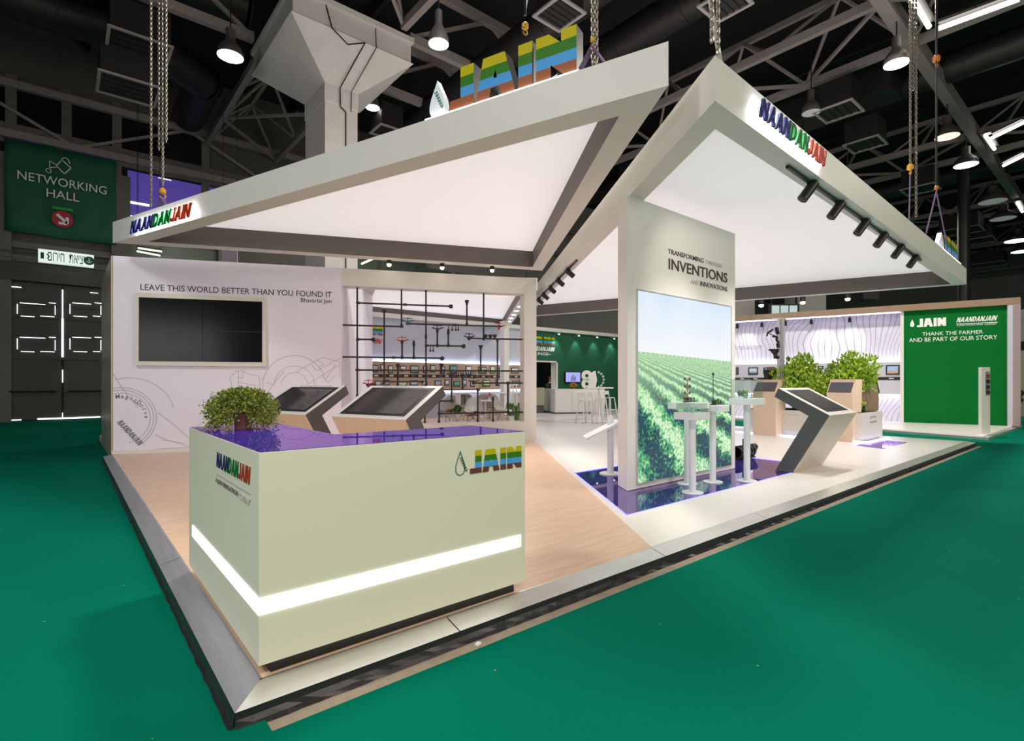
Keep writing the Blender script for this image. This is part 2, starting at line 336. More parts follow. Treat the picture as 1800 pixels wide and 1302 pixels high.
# the blocky four-band word, as outlines in a unit-high box
W4=[[(0,0),(.62,0),(.62,1),(.28,1),(.28,.23),(0,.23)],
    [(.68,0),(1.0,0),(1.05,.22),(1.26,.22),(1.31,0),(1.63,0),(1.38,1),(.86,1)],
    [(1.70,0),(2.02,0),(2.02,1),(1.70,1)],
    [(2.10,0),(2.42,0),(2.42,.28),(2.68,0),(2.96,0),(2.96,1),(2.64,1),(2.64,.72),(2.38,1),(2.10,1)]]
HOLE=[(1.11,.44),(1.20,.44),(1.155,.64)]
def word_geo(depth):
    out=[]
    for k,pl in enumerate(W4):
        c=bpy.data.curves.new('w','CURVE'); c.dimensions='2D'; c.fill_mode='BOTH'; c.extrude=depth/2
        for pts in ([pl]+([HOLE] if k==1 else [])):
            sp=c.splines.new('POLY'); sp.points.add(len(pts)-1); sp.use_cyclic_u=True
            for i,p in enumerate(pts): sp.points[i].co=(p[0],p[1],0,1)
        o=bpy.data.objects.new('w',c); COL.objects.link(o); dg=bpy.context.evaluated_depsgraph_get()
        me=bpy.data.meshes.new_from_object(o.evaluated_get(dg)); bm=bmesh.new(); bm.from_mesh(me)
        bpy.data.objects.remove(o); bpy.data.curves.remove(c); bpy.data.meshes.remove(me)
        for y in (.24,.49,.75):
            bmesh.ops.bisect_plane(bm,geom=bm.verts[:]+bm.edges[:]+bm.faces[:],plane_co=(0,y,0),plane_no=(0,1,0))
        bm.verts.ensure_lookup_table()
        vs=[v.co.copy() for v in bm.verts]; fs=[];ms=[]
        for f in bm.faces:
            cyy=f.calc_center_median().y; fs.append(tuple(v.index for v in f.verts))
            side=abs(f.normal.z)<.5
            ms.append(4 if side and depth>.01 else (3 if cyy<.24 else 2 if cyy<.49 else 1 if cyy<.75 else 0))
        bm.free(); out.append((vs,fs,ms))
    return out
def word4(P,a0,z0,a1,z1,off,depth,parent,mats=None,name='letter'):
    mats=mats or [cy,cg,cb,cbr,black]
    r=Vector((P.d.x,P.d.y,0)); up=Vector((0,0,1)); n=Vector((P.n.x,P.n.y,0)); w=a1-a0; h=z1-z0
    for vs,fs,ms in word_geo(depth):
        b=MB(); b.add([P.pt(a0+v.x/2.96*w,z0+v.y*h,off+v.z) for v in vs],fs); b.m=ms; b.build(name,mats,parent)
GL={'N':(.62,[(0,0),(.17,0),(.17,.6),(.42,0),(.62,0),(.62,1),(.45,1),(.45,.4),(.2,1),(0,1)],None),
 'A':(.66,[(0,0),(.18,0),(.23,.22),(.43,.22),(.48,0),(.66,0),(.43,1),(.23,1)],[(.27,.38),(.39,.38),(.33,.72)]),
 'D':(.60,[(0,0),(.3,0),(.5,.12),(.6,.35),(.6,.65),(.5,.88),(.3,1),(0,1)],[(.18,.18),(.18,.82),(.28,.82),(.4,.66),(.4,.34),(.28,.18)]),
 'J':(.46,[(0,.2),(.08,.05),(.22,0),(.36,.06),(.46,.22),(.46,1),(.28,1),(.28,.28),(.22,.18),(.14,.2),(.14,.32),(0,.32)],None),
 'I':(.18,[(0,0),(.18,0),(.18,1),(0,1)],None)}
GC={}
def glyph(ch):
    if ch in GC: return GC[ch]
    w,out,hole=GL[ch]; c=bpy.data.curves.new('w','CURVE'); c.dimensions='2D'; c.fill_mode='BOTH'; c.extrude=1
    for pts in [out]+([hole] if hole else []):
        sp=c.splines.new('POLY'); sp.points.add(len(pts)-1); sp.use_cyclic_u=True
        for i,p in enumerate(pts): sp.points[i].co=(p[0],p[1],0,1)
    o=bpy.data.objects.new('w',c); COL.objects.link(o); dg=bpy.context.evaluated_depsgraph_get(); me=bpy.data.meshes.new_from_object(o.evaluated_get(dg))
    r=([v.co.copy() for v in me.vertices],[tuple(p.vertices) for p in me.polygons],w); bpy.data.objects.remove(o); bpy.data.curves.remove(c); bpy.data.meshes.remove(me)
    GC[ch]=r; return r
def wordmark(f,h,parent,mats,depth,sh=.25,width=None,name='letter'):   # f(x,y,z) -> world
    word='NAANDANJAIN'; tot=sum(GL[c][0]+.07 for c in word)-.07+sh; k=width/tot/h if width else 1.; x=0
    for i,c in enumerate(word):
        vs,fs,w=glyph(c); mi=0 if i<4 else 1 if i<7 else 2
        MB().add([f((x+v.x+sh*v.y)*h*k,v.y*h,v.z*depth) for v in vs],fs).build(name,mats[mi],parent); x+=w+.07
def word3(P,a0,z0,a1,z1,off,parent,depth=.004,bold=.02,sh=.25,mats=None,name='letter'):
    wordmark(lambda x,y,z:P.pt(a0+x,z0+y,off+z),z1-z0,parent,mats or [lb,lg,lr],depth,sh,a1-a0,name)
def strip(P,pts,w,off,b):                 # thin printed line through (a,z) points
    for (a0,z0),(a1,z1) in zip(pts[:-1],pts[1:]):
        d=Vector((a1-a0,z1-z0)); 
        if d.length<1e-6: continue
        n=Vector((-d.y,d.x)).normalized()*(w/2)
        q=[P.pt(a0+n.x,z0+n.y,off),P.pt(a0-n.x,z0-n.y,off),P.pt(a1-n.x,z1-n.y,off),P.pt(a1+n.x,z1+n.y,off)]
        b.add(q,[(0,1,2,3)])
def drop_pts(a,z,w,h,n=24):
    o=[]
    for i in range(n+1):
        t=2*PI*i/n; y=math.cos(t); x=math.sin(t)*(math.sin(t/2)**1.6)
        o.append((a+x*w/2,z+h/2*(y)))
    return o
def leafsprig(P,a,z,s,off,m,parent):
    b=MB()
    for k in range(6):
        ca=a+s*(-.5+.17*k); cz=z+s*(1.0-.34*k)
        for sd in (-1,1):
            L=.34*s; ang=math.radians(-60+sd*58); d=Vector((math.cos(ang),-abs(math.sin(ang))*.2+.5*sd)); d=d.normalized()
            if sd<0: d=Vector((-.75,.45)).normalized()
            else: d=Vector((.45,.75)).normalized()
            n=Vector((-d.y,d.x))*.10*s
            q=[(ca,cz),(ca+d.x*L*.5+n.x,cz+d.y*L*.5+n.y),(ca+d.x*L,cz+d.y*L),(ca+d.x*L*.5-n.x,cz+d.y*L*.5-n.y)]
            b.add([P.pt(x,y,off) for x,y in q],[(0,3,2,1)])
    strip(P,[(a-.5*s,z+s),(a+.45*s,z-.9*s)],.05*s,off,b)
    return b.build('leaf_sprig',m,parent)
def inset(poly,ws):
    n=len(poly); ar=sum(poly[i][0]*poly[(i+1)%n][1]-poly[(i+1)%n][0]*poly[i][1] for i in range(n)); sg=1 if ar>0 else -1
    ln=[]
    for i in range(n):
        p=Vector(poly[i]);q=Vector(poly[(i+1)%n]); d=(q-p).normalized(); nn=Vector((-d.y,d.x))*sg
        ln.append((p+nn*ws[i],d))
    out=[]
    for i in range(n):
        p1,d1=ln[i-1];p2,d2=ln[i]; den=d1.x*d2.y-d1.y*d2.x; t=((p2.x-p1.x)*d2.y-(p2.y-p1.y)*d2.x)/den; out.append(tuple(p1+d1*t))
    return out
# ================================================================ the hall
def st(o): o['kind']='structure'; return o
b=MB(); b.box(-40,-40,-.30,90,60,-.012); st(b.build('floor',concrete))
b=MB(); b.box(-40,-40,-.012,90,-.262,0); b.box(-40,-.262,-.012,-.02,60,0); b.box(15.95,-.262,-.012,90,60,0); b.box(-.02,15.3,-.012,15.95,60,0)
st(b.build('floor_carpet',carpetm))
b=MB(); b.box(-40,-40,15.4,90,60,15.6); st(b.build('ceiling',ceilm))
HW=Plane((-30,25.2),(70,25.2))
b=MB(); b.box(-40,25.2,-.01,16,25.6,15.4); wl=st(b.build('wall_back',hallw))
b=MB(); b.box(16,25.8,-.01,90,26.2,15.4); st(b.build('wall_far',mat('far_hall_wall',(.34,.32,.31),.8,noise=.1,nscale=.6)))
b=MB(); b.box(75,-30,-.01,75.4,26,15.4); st(b.build('wall_right',mat('right_hall_wall',(.42,.40,.38),.8,noise=.1,nscale=.6)))
# wall furniture, all on the back hall wall
def wbox(px0,py0,px1,py1,o0,o1,b,P=None):
    P=P or HW; a0,z0=P.at(px0,py0); a1,z1=P.at(px1,py1); b.pbox(P,a0,z0,a1,z1,o0,o1); return b
def wz(px,py): return HW.at(px,py)
# steel frame lines of the wall
b=MB()
for py in (142,222,246,428,452,470):
    a,z=wz(10,py); b.pbox(HW,2,z-.12,46,z+.12,0,.16)
st(b.build('trim_1',mat('wall_rail_paint',(.13,.12,.11),.6,noise=.1,nscale=2)))
b=MB()
for px in (20,117,205,360):
    a,_=wz(px,200); b.pbox(HW,a-.16,9.9,a+.16,13.2,0,.2)
for px,w in ((2,.3),(212,.32),(392,.25)):
    a,_=wz(px,350); b.pbox(HW,a-w,0,a+w,10.2,0,.26)
st(b.build('trim_2',MATS['wall_rail_paint']))
wins=[(-60,15),(25,111),(122,200),(211,353)]
for i,(p0,p1) in enumerate(wins):
    a0,_=wz(p0,200); a1,_=wz(p1,200); b=MB(); b.pbox(HW,a0,10.15,a1,12.9,.02,.06); w=st(b.build('window_%d'%(i+1),darkwin))
gg=mat('green_grey_glass',(.10,.13,.105),.25,noise=.3,nscale=.4)
for i,(p0,p1) in enumerate(((222,395),(586,662),(668,726),(734,792),(800,880),(884,950))):
    a0,_=wz(p0,460); a1,_=wz(p1,460); b=MB(); b.pbox(HW,a0,5.0,a1,8.4 if i else 7.6,.02,.06); st(b.build('window_%d'%(i+6),gg))
# the big steel doors under the sign
dr=st(thing('door_1',None,None,(0,0,0)))
aC,_=wz(110,600)
for k,(d0,d1) in enumerate(((-4.6,-2.55),(-2.45,-.04),(.04,2.45),(2.55,4.6))):
    b=MB(); b.pbox(HW,aC+d0,.06,aC+d1,5.35,.05,.14); b.build('door_leaf',doorm,dr)
b=MB()
for zc in (2.45,3.35,4.05,4.55): b.pbox(HW,aC-4.6,zc-.05,aC+4.6,zc+.05,.14,.17)
b.build('rail',doorm,dr)
b=MB(); b.pbox(HW,aC-4.7,5.4,aC+4.7,6.1,0,.3); b.build('lintel',doorm,dr)
for s in (-1,1):
    b=MB(); b.tube(HW.pt(aC+s*.18,1.15,.24),HW.pt(aC+s*1.55,1.15,.24),.03,n=8); b.tube(HW.pt(aC+s*.2,1.15,.14),HW.pt(aC+s*.2,1.15,.26),.04,n=8); b.tube(HW.pt(aC+s*1.5,1.15,.14),HW.pt(aC+s*1.5,1.15,.26),.04,n=8)
    b.build('push_bar',black,dr)
day=mat('daylight_gap',(1,1,1),.5,emit=(.85,.9,1),es=2.2,noise=.001)
b=MB()
def gap(px0,py0,px1,py1,t=.04):
    t*=.55
    a0,z0=wz(px0,py0);a1,z1=wz(px1,py1)
    if abs(a1-a0)<abs(z1-z0): b.pbox(HW,a0-t/2,z1,a0+t/2,z0,.175,.182)
    else: b.pbox(HW,a0,z0-t/2,a1,z0+t/2,.175,.182)
gap(110,510,110,560,.07);gap(110,560,110,628,.12);gap(110,650,110,672,.06);gap(110,725,110,735,.05)
gap(0,482,100,482,.05);gap(122,494,150,494,.04);gap(0,503,38,503,.06);gap(158,515,172,515,.04)
for (x0,x1) in ((31,98),(123,178)):
    for y0,y1 in ((533,556),(593,618)):
        gap(x0+4,y0,x1-18,y0);gap(x1-12,y0,x1,y0);gap(x0+6,y1,x0+30,y1);gap(x0+40,y1,x1-2,y1);gap(x0,y0+2,x0,y1-4);gap(x1-1,y0+5,x1-1,y1-2)
gap(0,738,6,738,.05);gap(15,738,38,738,.07);gap(66,736,176,736,.10)
b.build('daylight_gap',day,dr)
# violet-lit window of the upper floor
vw=st(thing('window_5',None,None))
b=MB(); wbox(224,300,384,432,.04,.10,b); b.build('pane',mat('violet_lit_window',(.04,.03,.10),.3,emit=(.14,.09,.55),es=.42,noise=.3,nscale=.8),vw)
b=MB(); wbox(224,354,262,364,.11,.14,b); wbox(224,379,240,384,.11,.14,b); b.build('lit_tube',ledw,vw)
b=MB(); wbox(278,314,300,318,.11,.14,b); b.build('lamp_reflection',ledw,vw)  # glowing strip painted in as a hall lamp's reflection in the pane
# corrugated wall section to the right of it
b=MB(); a0,_=wz(366,300); a1,_=wz(560,300)
for i in range(28):
    t=a0+(a1-a0)*i/28; b.pbox(HW,t,8.3,t+(a1-a0)/56,11.4,0,.08)
st(b.build('wall_corrugated',hallw))
# hanging banner
BN=Plane((-30,24.9),(70,24.9))
bn=thing('hanging_banner','dark green fabric banner reading NETWORKING HALL hung high on the hall wall','banner',tuple(BN.pt(BN.at(100,420)[0],6.9)))
a0,z0=BN.at(8,405); a1,z1=BN.at(204,282)
b=MB(); n=16; vs=[];fs=[]
for i in range(n+1):
    for j in range(9):
        u_=i/n;v_=j/8; wv=.05*math.sin(u_*9+v_*4)*(1-.4*v_)+.03*math.sin(u_*23-v_*7)
        vs.append(BN.pt(a0+(a1-a0)*u_, z0+(z1-z0)*v_, .04+wv))
for i in range(n):
    for j in range(8): fs.append((i*9+j,(i+1)*9+j,(i+1)*9+j+1,i*9+j+1))
b.add(vs,fs); o=b.build('banner_cloth',mat('banner_green',(.008,.10,.05),.7,noise=.2,nscale=.7),bn,smooth=True); so=o.modifiers.new('s','SOLIDIFY'); so.thickness=.01
b=MB(); b.pbox(BN,a0,z1-.05,a1,z1+.05,.0,.06); b.build('top_rail',mat('violet_rail',(.06,.04,.16),.5,noise=.1),bn)
def bt(s,x0,y0,x1,y1,m=wink,**k): return pxtext(s,BN,x0,y0,x1,y1,.16,m,bn,**k)
aa0,_=BN.at(31,300);aa1,_=BN.at(187,300); zt=BN.at(31,301)[1]; zb=BN.at(31,316)[1]
ptext('NETWORKING',BN,aa0,zb,aa1,zt,.16,wink,bn)
aa0,_=BN.at(82,300);aa1,_=BN.at(139,300); zt=BN.at(82,333)[1]; zb=BN.at(82,347)[1]
ptext('HALL',BN,aa0,zb,aa1,zt,.16,wink,bn)
b=MB(); a_,z_=BN.at(92,366); a2,_=BN.at(128,366); b.pbox(BN,a_,z_-.05,a2,z_+.05,.15,.16); b.build('green_dash',mat('lime_dash',(.01,.35,.06),.5,noise=.02),bn)
ac,zc=BN.at(110,387)
b=MB(); b.tube(BN.pt(ac,zc,.14),BN.pt(ac,zc,.165),.33,n=24); b.build('arrow_disc',mat('banner_red',(.42,.02,.03),.5,noise=.03),bn)
b=MB(); strip(BN,[(ac-.17,zc+.17),(ac+.12,zc-.12)],.10,.17,b); strip(BN,[(ac+.14,zc+.10),(ac+.14,zc-.16),(ac-.12,zc-.16)],.10,.17,b); b.build('arrow',wink,bn)
ac,zc=BN.at(112,295)
b=MB(); b.add([],[]); q=[(ac-.05,zc+.25),(ac+.22,zc+.0),(ac+.02,zc-.28),(ac-.22,zc-.02),(ac-.05,zc+.25)]; strip(BN,q,.035,.16,b)
strip(BN,[(ac-.2,zc),(ac-.42,zc+.12),(ac-.42,zc-.15),(ac-.18,zc-.06)],.03,.16,b)
strip(BN,[(ac+.22*math.cos(t*.35)*.6+.05,zc+.16+.2*math.sin(t*.35)) for t in range(10)],.03,.16,b)
strip(BN,[(ac-.45+.08*math.cos(t*.7),zc-.27+.08*math.sin(t*.7)) for t in range(10)],.025,.16,b); b.build('watering_can_outline',wink,bn)
# emergency exit sign
EX=Plane((-30,24.3),(70,24.3)); a0,z0=EX.at(67,463); a1,z1=EX.at(165,449); z1=EX.at(67,437)[1]; z0=EX.at(67,460)[1]
ex=thing('exit_sign','white backlit exit sign with green Hebrew letters above the steel doors','exit sign',tuple(EX.pt((a0+a1)/2,z0)))
b=MB(); b.pbox(EX,a0,z0,a1,z1,-.12,.06); b.build('sign_box',mat('exit_sign_face',(.8,.85,.8),.4,emit=(.8,.95,.85),es=.7,noise=.01),ex,bevel=.01)
gink=mat('exit_green_ink',(.0,.10,.05),.5,noise=.02)
ptext('\u05dd\u05d5\u05e8\u05d9\u05d7  \u05ea\u05d0\u05d9\u05e6\u05d9',EX,a0+(a1-a0)*.17,z0+(z1-z0)*.17,a0+(a1-a0)*.83,z0+(z1-z0)*.83,.065,gink,ex)
b=MB(); c_=EX.pt(a0+(a1-a0)*.91,(z0+z1)/2,.062); b.tube(c_,c_+Vector((0,-.008,0)),.17,n=20); b.build('arrow_disc',gink,ex)
b=MB(); ca=a0+(a1-a0)*.91; cz=(z0+z1)/2; strip(EX,[(ca,cz+.1),(ca,cz-.1)],.04,.072,b); strip(EX,[(ca-.08,cz-.02),(ca,cz-.1),(ca+.08,cz-.02)],.04,.072,b); b.build('arrow',wink,ex)
b=MB(); strip(EX,[(a0+.12,cz-.12),(a0+.12,cz+.12)],.1,.066,b); strip(EX,[(a0+.25,cz+.08),(a0+.32,cz),(a0+.27,cz-.1)],.04,.066,b); b.build('running_man',gink,ex)
MB().bar(EX.pt(a0-1.2,z1-.2,-.05),EX.pt(a0,z1-.2,-.05),.04).build('bracket',black,ex); MB().bar(EX.pt(a1,z0+.2,-.05),EX.pt(a1+1.5,z0+.2,-.05),.04).build('bracket',black,ex)
# ---- concrete column with flared head
col=thing('concrete_column','flared concrete column rising behind the left canopy','column',(5.81,14.03,0),kind='structure')
b=MB(); cx,cyy=5.81,14.03; hw,hd=.515,.85
vs=[]; lev=[(0,hw,hd),(10.0,hw,hd),(10.02,hw+.02,hd+.02),(10.55,hw+.02,hd+.02),(11.45,1.80,1.92),(11.5,1.86,1.98),(11.5,1.80,1.92),(12.15,1.80,1.92),(12.15,1.88,2.0),(12.3,1.88,2.0)]
for z,a,c in lev: vs+=[(cx-a,cyy-c,z),(cx+a,cyy-c,z),(cx+a,cyy+c,z),(cx-a,cyy+c,z)]
fs=[]
for k in range(len(lev)-1):
    for i in range(4): fs.append((k*4+i,k*4+(i+1)%4,k*4+4+(i+1)%4,k*4+4+i))
fs+=[(3,2,1,0),tuple(range(len(vs)-4,len(vs)))]
b.add(vs,fs); b.build('shaft_and_head',stoneg,col)
b=MB(); b.path([(cx-.9,cyy-1.95,12.1),(cx-.75,cyy-2.0,11.5),(cx-.3,cyy-2.03,11.2),(cx+.25,cyy-1.98,11.5),(cx-.08,cyy-.93,10.5),(cx-.06,cyy-.9,9.95),(cx+.12,cyy-.88,9.85),(cx+.12,cyy-.88,5)],.018); b.build('cable',black,col)
b=MB(); b.path([(cx+.6,cyy-1.95,12.1),(cx+.6,cyy-1.98,11.48),(cx+.28,cyy-.93,10.5),(cx+.28,cyy-.9,9.9)],.012); b.build('cable',black,col)
# ---- roof lattice
def lattice(x,y0,y1,z=12.5,gap_=3.0,name='roof_truss',step=3.2):
    t=thing(name,None,None,(x,y0,z),kind='structure')
    for dx in (0,gap_): MB().bar((x+dx,y0,z),(x+dx,y1,z),.20,.26).build('chord',trussm,t)
    MB().bar((x+gap_/2,y0,z+1.7),(x+gap_/2,y1,z+1.7),.16,.2).build('top_chord',trussm,t)
    n=max(2,int(round(abs(y1-y0)/step))); 
    for i in range(n):
        ya=y0+(y1-y0)*i/n; yb=y0+(y1-y0)*(i+1)/n; ym=(ya+yb)/2
        if i%2==0: MB().bar((x,ya,z),(x+gap_,yb,z),.10,.10).build('brace',trussm,t)
        else: MB().bar((x+gap_,ya,z),(x,yb,z),.10,.10).build('brace',trussm,t)
        for sx in (0,gap_):
            MB().bar((x+sx,ya,z),(x+gap_/2,ym,z+1.7),.09).build('brace',trussm,t)
            MB().bar((x+sx,yb,z),(x+gap_/2,ym,z+1.7),.09).build('brace',trussm,t)
def lattice_x(y,x0,x1,z=12.5,gap_=1.9,step=3.2):
    t=thing('roof_truss',None,None,(x0,y,z),kind='structure')
    for dz in (0,gap_): MB().bar((x0,y,z+dz),(x1,y,z+dz),.22,.28).build('chord',trussm,t)
    n=max(2,int(round(abs(x1-x0)/step)))
    for i in range(n):
        a=x0+(x1-x0)*i/n; c=x0+(x1-x0)*(i+1)/n
        MB().bar((a,y,z+(gap_ if i%2 else 0)),(c,y,z+(0 if i%2 else gap_)),.11).build('brace',trussm,t)
for x in (17.3,30.1,43,56,69):
    lattice(x,2.1,24.8); lattice(x,-16,2.1)
lattice(4.3,16,25); lattice(4.3,-4,12.0); lattice(-9,12,25)
lattice_x(12.4,7.7,17.3); lattice_x(15.6,7.7,17.3); lattice_x(12.4,-14,3.9); lattice_x(15.6,-14,3.9)
lattice_x(24.9,-16,70,z=10.9,step=4.0)
mb=thing('main_beam',None,None,(13,2.1,12.5),kind='structure'); MB().bar((13,2.1,12.5),(74,2.1,12.5),.34,.5).build('beam',trussm,mb)
for x in range(0,70,4):
    if x%8==0: st(MB().bar((x,-20,15.1),(x,25,15.1),.18,.3).build('roof_purlin',ductm))
# ducts
def duct(pts,r,seg=14):
    d=thing('air_duct',None,None,pts[0],kind='structure'); b=MB()
    for p,q in zip(pts[:-1],pts[1:]): b.tube(p,q,r,n=seg)
    b.build('duct_run',ductm,d,smooth=True)
    b=MB()
    for p,q in zip(pts[:-1],pts[1:]):
        p=Vector(p);q=Vector(q);L=(q-p).length;dd=(q-p).normalized(); n=int(L/2.5)
        for i in range(n+1): c=p+dd*(i*2.5+.1); b.tube(c,c+dd*.05,r+.02,n=seg)
    b.build('joint_ring',ductm,d)
duct([(-16,19,13.0),(1.4,19,13.0),(3.4,20.5,13.0),(3.4,24,13.0)],.62)
duct([(-16,17.2,14.4),(4,17.2,14.4)],.7)
duct([(10.5,24,12.4),(10.5,4,12.4)],.5)
duct([(14.0,24,13.2),(14.0,-10,13.2)],.55)
duct([(24,24,13.0),(24,-12,13.0)],.55)
duct([(37,24,13.0),(37,-12,13.0)],.55)
b=MB(); b.box(21.5,3.0,11.9,22.9,15,12.8); st(b.build('air_duct_box',ductm))
# vents: square ceiling grilles on boxed necks
vents=[(983,25,1.0,11),(1275,8,1.0,11),(1474,196,1.25,11),(1521,254,1.25,11),(680,232,1.0,11),(1618,333,1.4,11),(244,86,1.5,11),(226,157,1.5,10.2),(1690,406,2.0,11),(1715,424,2.0,11),(1737,465,2.2,11)]
vl=['above the letter N of the roof sign','above the right canopy corner','nearest above the right fascia lettering','second above the right fascia lettering','behind the lit drop emblem','between the hoist ropes at right','upper one by the left chains','lower one by the left chains',
    'behind the small roof sign at far right','just beneath the one behind the small roof sign','lowest at the far right edge']
frame_v=mat('vent_frame',(.30,.27,.26),.5,noise=.05)
for i,(px,py,w,z) in enumerate(vents):
    c=G(px,py,z); t=thing('ceiling_vent','square air grille in the dark roof, '+vl[i],'air vent',tuple(c),group='square ceiling grilles'); h=w/2
    b=MB(); b.box(c.x-h+.06,c.y-h+.06,z+.02,c.x+h-.06,c.y+h-.06,z+.9); b.build('neck',ductm,t)
    b=MB()
    for x0,y0,x1,y1 in ((-h,-h,h,-h+.08),(-h,h-.08,h,h),(-h,-h+.08,-h+.08,h-.08),(h-.08,-h+.08,h,h-.08)): b.box(c.x+x0,c.y+y0,z-.03,c.x+x1,c.y+y1,z+.02)
    b.build('frame',frame_v,t)
    b=MB(); 
    for k in range(5): yy=c.y-h+.16+(w-.32)*k/4; b.box(c.x-h+.08,yy-.02,z-.01,c.x+h-.08,yy+.02,z+.02)
    b.build('louvres',ductm,t)
# high-bay lamps
lampm=mat('lamp_glass',(1,1,1),.4,emit=(1,.97,.96),es=6,noise=.001); lampo=mat('lamp_glass_warm',(1,.6,.4),.4,emit=(1,.55,.38),es=2.2,noise=.001); lampd=mat('lamp_glass_dim',(.5,.48,.48),.4,emit=(1,1,1),es=.12,noise=.001)
reflm=mat('lamp_reflector',(.10,.09,.09),.4,metal=.3,noise=.05)
lamps=[(405,99,.58,11,lampm,'left of the concrete column head'),(771,77,.40,9.6,lampm,'right of the concrete column head'),(655,189,.42,11.6,lampm,'half hidden behind the concrete column'),(1576,112,.55,11,lampm,'nearest above the right canopy'),
       (1665,240,.65,11,lampo,'glowing orange, behind the hoist ropes'),(1698,290,.72,11,lampm,'beyond the orange one at right'),(1426,198,.5,11,lampd,'switched off, above the right fascia lettering'),(1788,423,1.1,11,lampm,'by the far right edge above the booths'),
       (1745,354,1.0,11,lampd,'switched off, right of the small roof sign'),(1763,384,1.0,11,lampd,'switched off, lower right of the small roof sign'),(1796,442,1.0,11,lampm,'lowest at the far right edge')]
for px,py,r,z,m,lab in lamps:
    c=G(px,py,z); t=thing('pendant_lamp','round high hall lamp '+lab,'lamp',tuple(c)); r*=.62
    b=MB(); b.lathe([(r,0),(r*.97,.12),(r*.8,.26),(r*.42,.42),(r*.36,.5),(r*.36,.78),(r*.2,.82)],c,n=20); b.build('reflector',reflm,t,smooth=True)
    b=MB(); b.lathe([(r*.96,-.012),(r*.5,-.02)],c,n=20); b.build('lens',m,t)
    b=MB(); b.tube(c+Vector((0,0,.82)),(c.x,c.y,15.4),.02,n=6); b.build('stem',black,t)
# fluorescent tubes
ft=mat('fluorescent_tube',(1,1,1),.4,emit=(1,.98,.88),es=5,noise=.001)
tubes=[((1650,50),(1792,-2),'long one at the top right'),((1604,-2),(1633,47),'short one at the top beside the main beam'),((1738,245),(1802,214),'upper one of the far right group'),((1732,238),(1748,262),'short one against the main beam'),((1764,291),(1802,272),'lower one of the far right group'),((1788,356),(1797,372),'tiny one at the far right beam')]
for p,q,l in tubes:
    p=G(*p,12.0);q=G(*q,12.0); t=thing('fluorescent_lamp','glowing fluorescent batten in the roof, '+l,'lamp',tuple(p)); d=(q-p).normalized()
    b=MB(); b.tube(p,q,.07,n=8); b.build('tube',ft,t); b=MB(); b.bar(p+Vector((0,0,.14)),q+Vector((0,0,.14)),.34,.08); b.build('reflector',reflm,t)
# ---- hoists
def chain_mb(p,q,link=.055,r=.0095):
    p=Vector(p);q=Vector(q);L=(q-p).length;n=int(L/(link*.8)); d=(q-p).normalized(); b=MB(); side=d.cross(Vector((.3,1,0))).normalized(); s2=d.cross(side)
    for i in range(n):
        c=p+d*(L*(i+.5)/n); a=side if i%2 else s2; c2=d
        pts=[c+c2*(link*.5*sy)+a*(link*.28*sx) for sx,sy in ((-.5,-1),(.5,-1),(1,-.5),(1,.5),(.5,1),(-.5,1),(-1,.5),(-1,-.5))]
        nn=a.cross(c2)
        vs=[];fs=[]
        for k,pt in enumerate(pts):
            o=(pt-c).normalized(); vs+=[pt+o*r,pt+nn*r,pt-o*r,pt-nn*r]
        for k in range(8):
            for j in range(4): fs.append((k*4+j,((k+1)%8)*4+j,((k+1)%8)*4+(j+1)%4,k*4+(j+1)%4))
        b.add(vs,fs)
    return b
def hook(t,c,s=.14,m=gold):
    c=Vector(c); b=MB(); b.lathe([(s*.25,0),(s*.5,s*.2),(s*.5,s*.8),(s*.2,s*1.1)],c,n=10)
    b.path([c+Vector((s*.42*math.cos(a),0,-s*.35+s*.42*math.sin(a))) for a in [PI/2-k*.5 for k in range(10)]],s*.11,n=6); b.build('hook',m,t)
strapm=mat('violet_sling',(.16,.10,.20),.7,noise=.1,nscale=40); greystrap=mat('grey_sling',(.30,.27,.25),.8,noise=.2,nscale=40)
def hoist(label,px,py,zc,hz,chains,slings,m=gold,sm=strapm,s=.16):
    base=G(px,py,zc); t=thing('chain_hoist',label,'hoist',tuple(base)); top=13.
    hk=Vector((base.x,base.y,hz)); hook(t,hk,s,m)
    for dx,z0 in chains: chain_mb((base.x+dx,base.y-dx*.6,z0),(base.x+dx,base.y-dx*.6,top)).build('chain',chainm,t)
    for sp in slings: MB().bar(hk-Vector((0,0,s*.7)),G(*sp,zc),.05,.012,up=(0,1,0)).build('sling',sm,t)
    return t
hoist('chain hoist holding the left tip of the left canopy, by its slanted lettering',286,368,4.56,4.83,[(0,4.98),(.05,5.75),(-.05,5.6),(-.16,4.6)],[(276,371),(294,363)],s=.10)
hoist('chain hoist right of the large four-band roof sign',1042,119,4.56,4.80,[(0,4.6),(.03,4.6)],[(1020,123),(1062,109)],s=.05)
t=hoist('chain and grey strap holding the near corner of the right canopy',1262,103,4.36,4.95,[(0,4.4),(-.05,4.5)],[],m=black,s=.06)
MB().bar(G(1266,108,4.36),G(1247,-8,5.42),.10,.012,up=(0,1,0)).build('strap',greystrap,t)
hoist('chain hoist with yellow hook and violet strap behind the right fascia',1600,384,4.36,5.2,[(0,5.3),(.10,4.4),(.05,6.6)],[(1598,385)],s=.10)
t=hoist('rope hoist with orange hook behind the small roof sign',1646,419,4.36,5.33,[],[(1628,410),(1666,437)],m=mat('hook_orange',(.5,.14,.03),.4,noise=.1),s=.07)
bb=G(1646,419,4.36)
for dx in (-.05,0,.05): MB().tube((bb.x+dx,bb.y,5.4),(bb.x+dx,bb.y,12.6),.009,n=6).build('rope',black,t)
hook(t,(bb.x,bb.y,7.85),.13,MATS['hook_orange'])
t=thing('hoist_hook','yellow hook block hanging above the letters of the large roof sign','hoist',tuple(G(923,52,5.25)))
